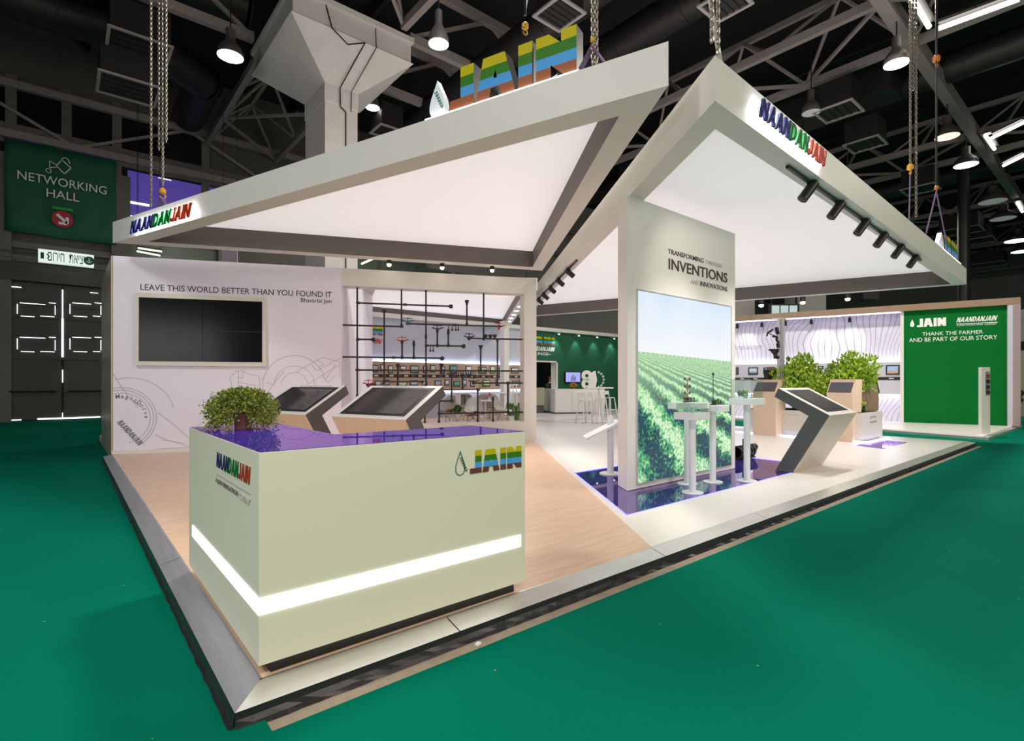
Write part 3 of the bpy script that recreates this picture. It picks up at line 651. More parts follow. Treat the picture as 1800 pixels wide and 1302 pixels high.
c=G(923,52,5.25); hook(t,c,.07); MB().tube(c+Vector((0,0,.15)),(c.x,c.y,13),.015,n=6).build('cable',black,t)
MB().path([c+Vector((0,0,.2)),c+Vector((.05,0,.45)),c+Vector((.2,.05,.75))],.012,5).build('white_cable',wink,t)
# floor: taped edge line where bare concrete shows is the floor itself; rest of the booths follow
# ================================================================ the stand: platform
pf=thing('floor_platform',None,None,(0,0,0),kind='structure')
bd0=Vector((3.14,0)); bd1=Vector((3.14+.5806*16,0+.8142*16))      # line between beech and white floor
def bdx(y): return 3.14+(y)*.7131
YB=15.13; XR=15.75
def pondpoly():
    N=(3.853,.831);Lp=(5.381,3.037);E_=(9.146,.831);B_=(9.146,3.037); return [N,E_,B_,Lp]
PO=pondpoly()
b=MB(); b.prism([(0,0),(bdx(0),0),(bdx(YB),YB),(0,YB)],-.005,.1); b.build('beech_floor',woodfl,pf)
wm=[]
b=MB() # white floor around the mirror pool
b.prism([(bdx(0),0),(XR,0),(XR,.831),(bdx(.831),.831)],-.005,.1)
b.prism([(bdx(.831),.831),PO[0],PO[3],(bdx(3.037),3.037)],-.005,.1)
b.prism([PO[1],(XR,.831),(XR,3.037),PO[2]],-.005,.1)
b.prism([(bdx(3.037),3.037),(XR,3.037),(XR,YB),(bdx(YB),YB)],-.005,.1)
b.prism([(XR,8.3),(22.4,8.3),(22.4,YB),(XR,YB)],-.005,.1)
b.build('white_floor',whitefl,pf)
b=MB(); b.prism(PO,-.005,.094); b.build('mirror_pool',pondm,pf)
b=MB(); 
def edge(b,p,q,w,z0,z1):
    p=Vector(p);q=Vector(q);d=(q-p).normalized();n=Vector((-d.y,d.x))*w
    b.prism([tuple(p),tuple(q),tuple(q+n),tuple(p+n)],z0,z1)
for i in range(4): edge(b,PO[i],PO[(i+1)%4],.022,.094,.099)
b.build('blue_led_edge',ledb,pf)
b=MB(); b.add([(0,0,.101),(XR,0,.101),(XR+.14,-.14,.066),(-.14,-.14,.066)],[]) 
segs=[-.14,1.05,3.12,5.0,7.4,9.8,12.2,XR+.14]
for i in range(len(segs)-1):
    x0,x1=segs[i]+.004,segs[i+1]-.004
    if i==0: x0=-.14
    if i==len(segs)-2: x1=XR+.14
    a=max(x0,0.) if i==0 else x0; c=min(x1,XR) if i==len(segs)-2 else x1
    b=MB(); b.add([(a,0,.104),(c,0,.104),(x1,-.14,.068),(x0,-.14,.068),(a,.012,.104),(c,.012,.104),(a,.012,.1),(c,.012,.1)],[(3,2,1,0),(0,1,5,4),(4,5,7,6)]); b.build('metal_trim',steel,pf)
segs=[-.14,2.3,4.7,7.2,10.3]
for i in range(4):
    y0,y1=segs[i]+(.004 if i else 0),segs[i+1]-.004; a=max(y0,0.)
    b=MB(); b.add([(0,a,.104),(0,y1,.104),(-.14,y1,.068),(-.14,y0,.068),(.012,a,.104),(.012,y1,.104),(.012,a,.1),(.012,y1,.1)],[(0,1,2,3),(4,5,1,0),(6,7,5,4)]); b.build('metal_trim',steel_y,pf)
b=MB()
def ragged(p,q,n,z0,z1,amp,seed):
    r=random.Random(seed); p=Vector(p);q=Vector(q);d=(q-p)/n; nn=Vector((d.y,-d.x)).normalized(); vs=[]
    for i in range(n+1):
        c=p+d*i; e=(r.random()-.5)*amp; g=r.random()*amp
        vs+=[(c.x,c.y,z0),(c.x+nn.x*.003,c.y+nn.y*.003,z0*.5),(c.x+nn.x*(.012+e),c.y+nn.y*(.012+e),z0*.12),(c.x+nn.x*(.022+g),c.y+nn.y*(.022+g),z1)]
    fs=[]
    for i in range(n): k=i*4; fs+=[(k,k+1,k+5,k+4),(k+1,k+2,k+6,k+5),(k+2,k+3,k+7,k+6)]
    return vs,fs
b.add(*ragged((-.14,-.14),(XR+.14,-.14),220,.068,-.011,.008,1)); b.add(*ragged((-.14,10.3),(-.14,-.14),140,.068,-.0,.008,2)); b.build('black_tape',tape,pf)
b=MB(); b.box(XR,-.0,-.005,XR+.14,8.3,.095); b.build('metal_trim',steel,pf)
# small litter on the carpet edge
tag_=MB(); q=G(841,1133,.0); tag_.prism([(q.x,q.y),(q.x+.03,q.y+.01),(q.x+.02,q.y+.035),(q.x-.008,q.y+.022)],-.01,.002)
props(tag_.build('paper_scrap',wink),'tiny white paper scrap on the bare concrete strip before the counter','litter')
# ================================================================ canopies
def canopy(name,label,poly,ws,z0,z1,fab=fabric):
    t=thing(name,label,'canopy',(poly[0][0],poly[0][1],z0)); ins=inset(poly,ws); n=len(poly)
    ar=sum(poly[i][0]*poly[(i+1)%n][1]-poly[(i+1)%n][0]*poly[i][1] for i in range(n)); sg=1 if ar>0 else -1
    vs=[(p[0],p[1],z) for p in poly for z in (z0,z1)]+[(p[0],p[1],z) for p in ins for z in (z0,z1)]
    fs=[];fi=[]
    for i in range(n):
        j=(i+1)%n; a,c=2*i,2*j; A,C=2*n+2*i,2*n+2*j
        fs+=[(a,c,c+1,a+1),(c,a,A,C),(a+1,c+1,C+1,A+1)]; fi.append((A,A+1,C+1,C))
    if sg<0: fs=[f[::-1] for f in fs]; fi=[f[::-1] for f in fi]
    b=MB(); b.add(vs,fs); b.build('fascia_frame',white,t)
    b=MB(); b.add(vs,fi); b.build('inner_fascia',taupe,t)
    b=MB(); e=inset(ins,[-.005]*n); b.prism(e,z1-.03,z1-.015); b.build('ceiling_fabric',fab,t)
    return t
LA,LBp,LC=(-.012,9.902),(3.404,.019),(7.965,6.487)
P_,Q_,R_=(3.609,-.311),(16.59,.147),(12.463,12.522)
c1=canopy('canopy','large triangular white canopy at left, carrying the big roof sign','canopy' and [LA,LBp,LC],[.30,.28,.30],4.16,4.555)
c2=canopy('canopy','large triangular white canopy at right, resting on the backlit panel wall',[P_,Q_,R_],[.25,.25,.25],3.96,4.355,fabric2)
# lettering on the canopies ------------------------------------------------------
PL=Plane(LA,LBp); PR=Plane(P_,Q_)
halo=mat('sign_backlight',(1,1,1),.5,emit=(.86,.90,1),es=22,noise=.001)
def halo_word(P0,px0,px1,ref,lab,name='lit_lettering'):
    a_=P0.pt(0,0,.08);b_=P0.pt(P0.L,0,.08);P=Plane((a_.x,a_.y),(b_.x,b_.y))
    a0,_=P.at(px0,300);a1,_=P.at(px1,300); z1=P.at(ref[0],ref[1])[1]; z0=P.at(ref[0],ref[2])[1]
    t=thing(name,lab,'sign',tuple(P.pt((a0+a1)/2,z0,.02)))
    b=MB(); n=11
    for k in range(n):
        a=a0+(a1-a0)*(k+.5)/n; w=(a1-a0)/n*.22; b.pbox(P,a-w,z0+(z1-z0)*.1,a+w,z0+(z1-z0)*.9,-.035,-.025)
    b.build('led_module',halo,t,kind='stuff')
    word3(P,a0,z0,a1,z1,.0,t,depth=.012,bold=.012,sh=.28)
    return t
halo_word(PL,229,337,(337,356,380),'slanted three-colour lettering lit from behind on the left tip of the left canopy')
halo_word(PR,1335,1452,(1335,168,204),'slanted three-colour lettering lit from behind on the right canopy fascia')
def roof_word(P,zt,pxs,dr,ph,lab,depth,kk=1.):
    a0,_=P.at(pxs[0],100);a1,_=P.at(pxs[1],100); z1=P.at(pxs[1],ph)[1]
    t=thing('roof_sign',lab,'sign',tuple(P.pt(a0,zt,-.08)))
    word4(P,a0,zt+.03,a1,z1,-.10,depth,t)
    b=MB(); b.pbox(P,a0-.02,zt+.002,a1+.02,zt+.012,-.03,.0); b.build('led_strip',mat('roof_sign_led',(1,1,1),.5,emit=(1,.97,.95),es=8,noise=.001),t)
    d0,_=P.at(dr[0],100);d1,_=P.at(dr[1],100); zb=zt; ztop=P.at((dr[0]+dr[1])/2,dr[2])[1]
    d=thing('drop_emblem','white lit water drop emblem with green sprig beside '+('the large' if depth>.08 else 'the small')+' four-band roof sign','sign',tuple(P.pt((d0+d1)/2,zt,-.1)))
    pts=drop_pts((d0+d1)/2,(zb+ztop)/2+.02,(d1-d0),ztop-zb,28)[:-1]
    q=[P.pt(a,z,-.06) for a,z in pts]; q2=[P.pt(a,z,-.14) for a,z in pts]; n=len(q); b=MB()
    b.add(q+q2,[tuple(range(n))[::-1],tuple(range(n,2*n))]+[(i,(i+1)%n,(i+1)%n+n,i+n) for i in range(n)]); b.build('drop_panel',mat('drop_acrylic',(.75,.78,.85),.4,emit=(.75,.82,1),es=.12,noise=.02),d)
    leafsprig(P,(d0+d1)/2+(d1-d0)*.12,(zb+ztop)/2-.02,(ztop-zb)*.24,-.052,mat('sprig_green',(.0,.22,.06),.5,noise=.05),d)
    b=MB(); b.pbox(P,d0+.1*(d1-d0),zt+.002,d1,zt+.012,-.03,0.0); b.build('led_strip',MATS['roof_sign_led'],d)
roof_word(PL,4.555,(789,1012),(743,783,140),40,'large four-band block lettering standing on the left canopy edge',.16)
roof_word(PR,4.355,(1666,1689),(1656,1667,409),430,'small four-band block lettering standing at the far end of the right canopy',.06)
# track lights -------------------------------------------------------------------
def track(P,z,pa,pb,heads,label,off,aim,s=.15,r=.05):
    a0,_=P.at(pa,400);a1,_=P.at(pb,400)
    t=thing('track_light',label,'track light',tuple(P.pt(a0,z,off)))
    b=MB(); b.pbox(P,min(a0,a1),z-.035,max(a0,a1),z,off-.018,off+.018); b.build('track_rail',black,t)
    for hx in heads:
        a=P.at(hx,400)[0]; c=P.pt(a,z-.035,off); ax=Vector(aim).normalized()
        b=MB(); b.tube(c,c-Vector((0,0,.05)),.012,n=8); b.box(c.x-.03,c.y-.02,c.z-.03,c.x+.03,c.y+.02,c.z); 
        h=b.build('bracket',black,t)
        m=c-Vector((0,0,.07)); b=MB(); b.tube(m-ax*s*.6,m+ax*s*.9,r,n=14); b.tube(m+ax*s*.9,m+ax*s*.92,r*.8,n=14); b.build('spot_head',black,t)
PRi=Plane(P_,Q_)
def ptz(px,py,z): return G(px,py,z)
# rail under the right fascia frame, from picture ends (1384,290) to (1617,458)
q0=G(1384,290,3.96);q1=G(1618,456,3.96); TR=Plane((q0.x,q0.y),(q1.x,q1.y))
track(TR,3.96,1384,1618,[1423,1472,1517,1550,1580,1606],'black rail with six spotlights under the right canopy front fascia',0,(-.46,.38,-.80),.17,.06)
q0=G(1014,456,3.96);q1=G(944,526,3.96); T2=Plane((q0.x,q0.y),(q1.x,q1.y))
track(T2,3.96,1014,944,[1000,983,969,957,948],'black rail with five spotlights along the left edge of the right canopy',0,(.75,-.35,-.6),.15,.055)
for p in [(6.2,.25,3.72),(7.8,.3,3.72),(9.6,.3,3.72),(11.3,.35,3.72),(13.0,.35,3.72),(14.6,.4,3.72)]: spot('track_beam',p,(p[0]-.2,p[1]+1.4,0),170,(1,.95,.9),95,.9,.06)
for p in [(6.1,3.6),(7.6,5.8),(9.2,8.0),(10.6,10.0)]: spot('track_beam',(p[0],p[1],3.72),(p[0]+1.2,p[1]-.9,0),110,(1,.95,.92),95,.9,.06)
spot('panel_beam',(5.5,-.02,3.75),(6.3,1.6,2.9),50,(1,.93,.82),75,.8)
# ================================================================ wall at left
WL=Plane((0,10.354),(7.952,6.672)); LW=WL.L; aS=WL.at(600,700)[0]; aO=WL.at(921.5,700)[0]
wt=thing('display_wall','long pale lilac wall with printed slogan and machine line drawings','booth wall',(0,10.354,.1))
back=(4.45,12.1)
pS=WL.pt(aS,0); pSb=WL.pt(aS,0,-.0)
RW=GY(655,15.0)
b=MB(); b.prism([(0,10.354),(pS.x,pS.y),RW,(0,13.9)],.1,4.0); body=b.build('wall_body',wallprint,wt)
b=MB(); b.pbox(WL,0,.1,aS-.01,.17,0,.012); b.build('skirting',white,wt)
b=MB(); b.prism([(-.012,10.35),(0,10.35),(0,13.9),(-.012,13.9)],.0,4.0); b.build('metal_cladding',mat('bronze_cladding',(.55,.46,.40),.34,metal=.55,noise=.35,nscale=1.1,bump=.1),wt)
b=MB(); b.pbox(WL,0,.1,.02,4.0,-.01,.004); b.build('edge_strip',mat('edge_wood_strip',(.45,.33,.2),.5,noise=.1),wt)
ptext('LEAVE THIS WORLD BETTER THAN YOU FOUND IT',WL,WL.at(247,509)[0],WL.at(247,509.5)[1],WL.at(583,520)[0],WL.at(247,498.8)[1],.003,ink,wt)
ptext('Bhavarlal Jain',WL,WL.at(529,530)[0],WL.at(529,533.0)[1],WL.at(583,530)[0],WL.at(529,523.5)[1],.003,ink,wt)
# printed line drawings
b=MB(); ca,cz=WL.at(200,748)
k_=WL.at(232,748)[0]-ca
def arc(b,ca,cz,r,t0,t1,w=.012,P=WL,off=.003,n=30,sq=1.):
    strip(P,[(ca+r*math.cos(math.radians(t0+(t1-t0)*i/n)),cz+sq*r*math.sin(math.radians(t0+(t1-t0)*i/n))) for i in range(n+1)],w,off,b)
for r in (.50,.56,.61): arc(b,.16,.80,r,-75 if r<.55 else -60,105)
arc(b,.30,.80,.80,15,108)
strip(WL,[(.02,1.68),(.28,1.22),(.50,1.02),(.55,.99)],.012,.003,b); strip(WL,[(.30,1.25),(.45,1.0)],.01,.003,b)
strip(WL,[(.80,.90),(1.12,.62),(1.38,.34),(1.44,.20),(1.36,.21),(.98,.34),(.74,.46)],.012,.003,b); strip(WL,[(1.44,.19),(1.0,.18),(.5,.16)],.01,.003,b)
strip(WL,[(.86,.36),(1.28,.27)],.01,.003,b)
def poly_(pts,w=.010): strip(WL,[WL.at(*p) for p in pts],w,.003,b)
poly_([(404,664),(415,652),(428,652),(432,656),(456,661),(457,690),(430,683),(408,680),(404,664)]); poly_([(419,652),(419,685)]); poly_([(427,652),(427,664),(417,664)]); poly_([(420,672),(452,678)])
poly_([(462,665),(462,690)]); poly_([(468,672),(480,676)])
ca2,cz2=WL.at(518,676); arc(b,ca2,cz2,.62,10,170,.012); arc(b,ca2,cz2,.40,0,180,.010); arc(b,ca2,cz2,.26,0,180,.010)
poly_([(520,654),(566,628),(598,636),(598,664)]); poly_([(548,640),(556,652),(598,630)]); poly_([(556,632),(570,640),(560,646)]); poly_([(572,668),(590,640)]); poly_([(540,676),(598,640)]); poly_([(566,660),(576,672),(590,660)]);poly_([(470,690),(486,668),(500,652)])
b.build('machine_drawing',faint,wt)
# curved caption on the drum, letter by letter, and the slanted word
cap='MagicDrive'
for i,ch in enumerate(cap):
    an=math.radians(98-10.6*i); vs,fs=text_geo(ch,.01,1.); x0,x1,y0,y1=bbox(vs); s_=.11; c=Vector((.16+.40*math.cos(an),.80+.40*math.sin(an))); rr=Vector((math.sin(an),-math.cos(an))); uu=Vector((math.cos(an),math.sin(an)))
    v2=[]
    for v in vs:
        q=c+rr*((v.x-(x0+x1)/2)*s_)+uu*(v.y*s_); v2.append(WL.pt(q.x,q.y,.003+.001*v.z))
    MB().add(v2,fs).build('lettering',mat('slate_ink',(.17,.17,.22),.6,noise=.05),wt)
h_=.11
def slant(x,y,z): q=Vector((.08,.72))+Vector((.62,-.78)).normalized()*x+Vector((.78,.62)).normalized()*y; return WL.pt(q.x,q.y,.003+z)
wordmark(slant,h_,wt,[MATS['slate_ink']]*3,.001,.3,.62)
# video wall
tv=thing('video_wall','large black video wall in a cream frame on the lilac wall','screen',tuple(WL.pt(WL.at(350,580)[0],WL.at(350,640)[1],.05)))
A0,Z1=WL.at(239,515);A1,_=WL.at(469,524);Z0=WL.at(239,642.5)[1]; B0,y1=WL.at(246,523);B1,_=WL.at(462,531);y0=WL.at(246,635)[1]
frm=mat('screen_frame_cream',(.72,.68,.60),.45,noise=.02)
for nm,(a,z,c,d) in {'l':(A0,Z0,B0,Z1),'r':(B1,Z0,A1,Z1),'t':(B0,y1,B1,Z1),'b':(B0,Z0,B1,y0)}.items(): MB().pbox(WL,a,z,c,d,.003,.07).build('frame_rail',frm,tv)
am=(B0+B1)/2;zm=(y0+y1)/2
for a,c in ((B0,am),(am,B1)):
    for z,d in ((y0,zm),(zm,y1)): MB().pbox(WL,a+.003,z+.003,c-.003,d-.003,.003,.045).build('screen_panel',screen,tv)
# ---- the white frame with the pipe display
fr=thing('portal_frame','white portal frame with low sill right of the lilac wall','frame',tuple(WL.pt(aS,.1,-.2)))
zb=WL.at(760,505)[1]
ztb=WL.at(610,470)[1]
MB().pbox(WL,aS,3.62,LW,4.0,-.36,0).build('beam',white,fr)
MB().pbox(WL,aO,.1,LW,3.62,-.36,0).build('post',white,fr)
MB().pbox(WL,aS,.1,aO,.575,-.36,0).build('sill',white,fr)
# ceiling spots over the frame beam
for i,px in enumerate((683,774,860)):
    t=thing('spotlight','warm glowing spotlight, %s of the three above the frame beam'%('left','middle','right')[i],'spotlight'); c=WL.pt(WL.at(px,470)[0],4.06,.30)
    t.location=c; ROOT[t]=Matrix.Translation(c); MB().tube(c+Vector((0,0,.02)),c+Vector((0,0,.16)),.05,n=12).build('spot_head',black,t)
    b=MB(); b.lathe([(.001,-.035),(.03,-.03),(.046,.0),(.046,.02)],c,n=12); b.build('bulb',mat('warm_bulb',(1,1,1),.4,emit=(1,.9,.7),es=14,noise=.001),t,smooth=True)
    MB().tube(c+Vector((0,0,.14)),c+Vector((0,0,.26)),.012,n=6).build('stem',black,t)
b=MB(); b.pbox(WL,WL.at(640,470)[0],4.32,WL.at(930,470)[0],4.35,.28,.32)
tt=thing('spotlight_rail','black rail above the frame beam carrying three warm spotlights','rail',tuple(WL.pt(WL.at(640,470)[0],4.32,.3))); b.build('rail',black,tt)
for px in (683,774,860):
    c_=WL.pt(WL.at(px,470)[0],4.02,.36); f_=WL.pt(WL.at(px,470)[0],0,3.6); spot('spotlight_beam',tuple(c_),tuple(f_),230,(1,.92,.82),85,.9,.05)
for px in (645,780,925): MB().tube(WL.pt(WL.at(px,470)[0],4.0 if px>900 else 4.35,.3 if px<900 else -.02),WL.pt(WL.at(px,470)[0],4.35,.3),.012,n=6).build('hanger',black,tt)
# pipes: ends in 1/5.143 zoom units of the crop at (600,470), and 1/5.625 of the crop at (640,600)
pg=thing('pipe_display','black irrigation pipe lattice with sprinklers filling the white portal frame','pipe lattice',tuple(WL.pt(WL.at(770,700)[0],.575,-.15)))
z1_=lambda x,y:(600+x/5.143,470+y/5.143)
z2_=lambda x,y:(640+x/5.625,600+y/5.625)
sg=[z1_(*a)+z1_(*c) for a,c in [((148,140),(140,1165)),((545,160),(543,530)),((765,185),(765,1065)),((387,395),(388,1035)),((1135,320),(1135,515)),((1290,200),(1283,645)),((1415,655),(1408,1050)),((868,575),(868,705)),((967,590),(967,705)),((549,675),(549,812)),((655,690),(655,812)),((1260,725),(1260,928)),((510,890),(510,1060)),((905,885),(905,930)),((997,975),(997,1205)),((1097,985),(1097,1095)),((1505,1045),(1503,1240)),
    ((150,318),(985,352)),((5,522),(545,532)),((600,497),(1430,542)),((150,648),(285,652)),((5,805),(915,822)),((770,703),(1100,712)),((1155,635),(1655,655)),((145,928),(1655,935)),((388,1032),(730,1032)),((1195,1042),(1655,1047)),((240,1060),(300,1062))]]
sg+=[z2_(*a)+z2_(*c) for a,c in [((760,474),(1130,478)),((1125,478),(1123,800)),((742,587),(870,587)),((742,590),(742,803)),((745,710),(1575,700)),((1275,565),(1275,803)),((1425,415),(1423,697)),((600,725),(600,803)),((335,235),(333,430)),((1100,700),(1120,700))]]
PPl=Plane(tuple(WL.pt(0,0,-.15))[:2],tuple(WL.pt(LW,0,-.15))[:2])
def pp(x,y): a,z=PPl.at(x,y); return a,z
for x0,y0,x1,y1 in sg:
    a0,z0=pp(x0,y0);a1,z1=pp(x1,y1)
    if abs(x1-x0)>abs(y1-y0): z1=z0=(z0+z1)/2
    else:
        a1=a0=(a0+a1)/2
        if y1>741: z1=.575
    b=MB(); b.tube(PPl.pt(a0,z0),PPl.pt(a1,z1),.020,n=8)
    L=math.hypot(a1-a0,z1-z0); n=max(1,int(L/.9))
    for i in range(n+1):
        f=i/n; c=PPl.pt(a0+(a1-a0)*f,z0+(z1-z0)*f); d=(PPl.pt(a1,z1)-PPl.pt(a0,z0)).normalized(); b.tube(c-d*.04,c+d*.04,.030,n=8)
    b.build('pipe',pipe,pg,smooth=True)
def sprk(x,y,kind,m=pipe):
    a,z=pp(x,y); c=PPl.pt(a,z); b=MB(); R=Vector((PPl.d.x,PPl.d.y,0))
    if kind=='imp':   # impact sprinkler with arm and nozzle
        b.tube(c-Vector((0,0,.06)),c+Vector((0,0,.03)),.028,n=8); b.tube(c,c+R*.14+Vector((0,0,.05)),.018,.012,n=8); b.tube(c,c-R*.12+Vector((0,0,.04)),.016,n=6); b.bar(c-R*.10+Vector((0,0,.09)),c+R*.10+Vector((0,0,.09)),.015); b.tube(c,c+Vector((0,0,.12)),.010,n=6)
    elif kind=='cap': b.lathe([(.02,-.05),(.03,-.02),(.05,.0),(.05,.04),(.03,.05)],c,n=10)
    elif kind=='side': b.lathe([(.02,-.04),(.05,.0),(.05,.04),(.025,.06)],c,n=10,ax=R)
    elif kind=='noz': b.lathe([(.02,-.08),(.035,-.04),(.03,.03),(.012,.07)],c,n=8)
    elif kind=='drip': b.tube(c,c-Vector((0,0,.10)),.010,n=6); b.lathe([(.012,-.14),(.025,-.12),(.02,-.09)],c,n=8)
    b.build('sprinkler_head',m,pg,smooth=False)
for x,y,k,m in [(765,195,'imp',pipe),(985,352,'side',pipe),(1135,312,'cap',pipe),(600,495,'imp',mat('teal_plastic',(.05,.2,.2),.4,noise=.1)),(1425,540,'imp',red),(387,395,'cap',pipe),(868,560,'imp',pipe),(967,580,'noz',pipe),(549,668,'imp',red),(655,685,'noz',pipe),(285,652,'side',pipe),(905,822,'side',pipe),(1100,712,'side',pipe),(1155,635,'imp',pipe),(1260,720,'cap',pipe),(510,890,'cap',pipe),(905,885,'cap',pipe),(997,970,'imp',pipe),(1097,980,'cap',pipe),(1195,1035,'imp',pipe),(245,1058,'imp',red)]: sprk(*z1_(x,y),k,m)
for x in (970,1003,1035,1058): sprk(*z1_(x,520),'drip')
for x in (805,830): sprk(*z1_(x,708),'drip')
for x in (1305,1348,1388): a_=z1_(x,628); sprk(a_[0],a_[1]-1,'cap')
for x in (1040,1060,1080,1100,1150,1170,1190,1210): sprk(*z1_(x,935),'drip')
# ================================================================ back canopy over the lounge
I1=G(882.9,573,3.96);I2=G(919.9,515.7,3.96);L3n=GY(640,13.7); dd=(I2-I1).normalized(); nr=Vector((dd.y,-dd.x,0)); 
if nr.dot(Vector((U[0],V[0],0)))<0: nr=-nr
o1=I1+nr*.32-dd*.6; o2=I2+nr*.32+dd*.55; yb=I1.y+.35
o1=o1+dd*((yb-o1.y)/dd.y); Lf=G(634,551,3.96)
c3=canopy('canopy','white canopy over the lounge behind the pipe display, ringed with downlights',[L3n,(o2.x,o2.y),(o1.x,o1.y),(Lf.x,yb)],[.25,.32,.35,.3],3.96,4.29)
dl=[(663,554),(702,558),(738,561),(773,565),(806,567.5),(837,570.5),(860,573)]+[(919.5,530),(913.6,539),(907.8,546.5),(903,553),(898.5,559.5),(895,564.7),(891.6,569)]
for i,(px,py) in enumerate(dl):
    c=G(px,py,3.958)
    if i<7: c.y=I1.y+.16
    b=MB(); b.lathe([(.075,-.012),(.075,.0)],c,n=14)
    o=b.build('downlight',mat('downlight_lens',(1,1,1),.4,emit=(1,.98,.96),es=9,noise=.001),c3)
    if i%2==0 and i<7: spot('downlight_beam',(c.x,c.y,3.92),(c.x,c.y+.75,2.0),90,(.82,.88,1),80,.8)
t=thing('canopy_post','square white post carrying the lounge canopy corner','post',tuple(G(887,733,.1)))
c=G(887,733,.1); MB().box(c.x-.13,c.y-.13,.1,c.x+.13,c.y+.13,3.96).build('shaft',white,t); MB().box(c.x-.17,c.y-.17,.1,c.x+.17,c.y+.17,.12).build('base_plate',white,t)
# ================================================================ back wall of the stand
BW=Plane((2,YB),(24,YB)); 
def ba(px,py): return BW.at(px,py)
xe=BW.at(931,650)[0]; xg1=BW.at(1190,650)[0]
bw=thing('shelf_wall','pale blue display wall behind the lounge with oak gallery band and light strips','booth wall',(8,YB,.1))
bluew=mat('pale_blue_wall_print',(.50,.53,.62),.55,noise=.04,nscale=1)
MB().pbox(BW,1.5,.1,xe,4.0,-.3,0).build('wall_body',bluew,bw)
MB().pbox(BW,1.5,3.86,xg1,4.02,0,.16).build('top_rail',white,bw)
MB().pbox(BW,1.5,1.20,xe,2.26,0,.10).build('oak_band',mat('oak_band_wood',(.50,.36,.27),.5,noise=.1,nscale=9,stretch=(12,1,1)),bw)
MB().pbox(BW,1.5,2.262,xe,2.30,.01,.09).build('light_strip',ledc,bw); MB().pbox(BW,1.5,1.15,xe,1.195,.01,.09).build('light_strip',ledc,bw)
b=MB(); zz=ba(775,661)[1]; b.pbox(BW,1.5,zz-.055,xe,zz+.055,.10,.13); b.build('belt',black,bw)
x=BW.at(655,650)[0]; i=0; bcl=[mat('belt_tile_white',(.6,.6,.62),.5,noise=.03),mat('belt_tile_dark',(.12,.08,.12),.5,noise=.03)]
while x<xe-.2: MB().pbox(BW,x,zz-.03,x+.16,zz+.03,.13,.135).build('belt_tile',bcl[i%2],bw); x+=.30; i+=1
# big logo, mostly hidden by the lilac wall
a1=ba(672.5,600)[0]; w_=1.5; z1=ba(664,574)[1];z0=ba(664,589.5)[1]; word4(BW,a1-w_,z0,a1,z1,.004,.002,bw)
word3(BW,a1-w_*1.25,ba(664,604)[1],a1-.03,ba(664,595.5)[1],.004,bw,depth=.002,mats=[lb,lg,red])
b=MB()
def bl(pts,w=.014): strip(BW,[ba(*p) for p in pts],w,.003,b)
bl([(690,600),(738,572),(742,592),(700,604)]);bl([(700,602),(760,590),(768,582)]);bl([(722,580),(726,598)]);bl([(735,574),(748,600)]);bl([(820,600),(850,575),(852,600),(824,604)]);bl([(826,585),(850,602)])
a_,z_=ba(838,590); arc(b,a_,z_,.3,0,360,.014,P=BW); bl([(900,585),(918,575),(918,600)]); b.build('machine_drawing',faint,bw)
# framed pictures on the oak band
up=[(657,'photo',0,10,13),(670,'photo',2,8,13),(684,'photo',2,8.5,14),(706,'pale',2,11,10),(726,'wide',0,15,14),(745,'photo',3,7,13),(758,'photo',5,9,13),(775,'photo',3,8,14),(794,'wide',1,13,14),(821,'photo',2,10,16),(845,'wide',5,14,12),(863,'photo',5,9,13),(877,'photo',3,6,13),(902,'wide',2,12,10),(917,'photo',0,8,12)]
lo=[(662,'photo',2,11,10),(676,'photo',2,12,10),(704,'wide',5,17,10),(725,'wide',2,14,10),(744,'photo',3,9,10),(767,'photo',4,11,11),(783,'photo',2,8,11),(800,'photo',1,11,11),(813,'photo',3,8,12),(828,'photo',2,8,11),(852,'wide',5,13,12),(873,'photo',3,9,12),(903,'wide',1,10,11),(914,'photo',2,8,11)]
tone=['green','teal','pale','blue','ochre','lime green']
for row,lst,yc,nm in ((0,up,lambda px:649.5+(px-775)*-.003,'upper'),(1,lo,lambda px:674,'lower')):
    cnt={}
    for i,(px,kd,pm,w,h) in enumerate(lst):
        a,z=ba(px,yc(px)); sc=ba(px+1,650)[0]-a; hz=(ba(px,650)[1]-ba(px,651)[1])
        wv=w*sc/2; hv=h*hz/2*.95; z=2.0 if row==0 else 1.46
        z+=[0,.03,-.02,.02,-.01][i%5]
        t=thing('framed_picture','%s framed picture from the left in the %s row on oak, %s toned'%(ORD[i],nm,tone[pm]),'picture',tuple(BW.pt(a,z,.12)),group='pictures in the %s row of the lounge wall'%nm)
        MB().pbox(BW,a-wv,z-hv,a+wv,z+hv,.10,.125).build('frame',black,t)
        MB().pbox(BW,a-wv+.03,z-hv+.03,a+wv-.03,z+hv-.03,.125,.130).build('picture_sheet',PH[pm],t)
# green lounge wall
gw=thing('lounge_wall','dark green lounge wall with white lettering and an open doorway','booth wall',(16,YB,.1))
d0=BW.at(938,650)[0]; d1=BW.at(980,650)[0]; dh=ba(960,634)[1]
MB().pbox(BW,xe,.1,d0,3.86,-.3,.0).build('wall_panel',greenp,gw); MB().pbox(BW,d1,.0,xg1,3.86,-.3,.0).build('wall_panel',greenp,gw); MB().pbox(BW,d0,dh,d1,3.86,-.3,.0).build('wall_panel',greenp,gw)
jam=mat('jamb_grey',(.5,.5,.53),.5,noise=.02)
b=MB(); b.pbox(BW,d1-.08,0,d1,dh,-.35,.02); b.pbox(BW,d0,dh-.06,d1,dh,-.35,.02); b.build('door_jamb',white,gw)
b=MB(); b.pbox(BW,d0-1,0,d1+2,3.5,-2.6,-2.5); b.build('inner_wall',mat('inner_wall_dark',(.03,.035,.045),.7,noise=.1),gw)
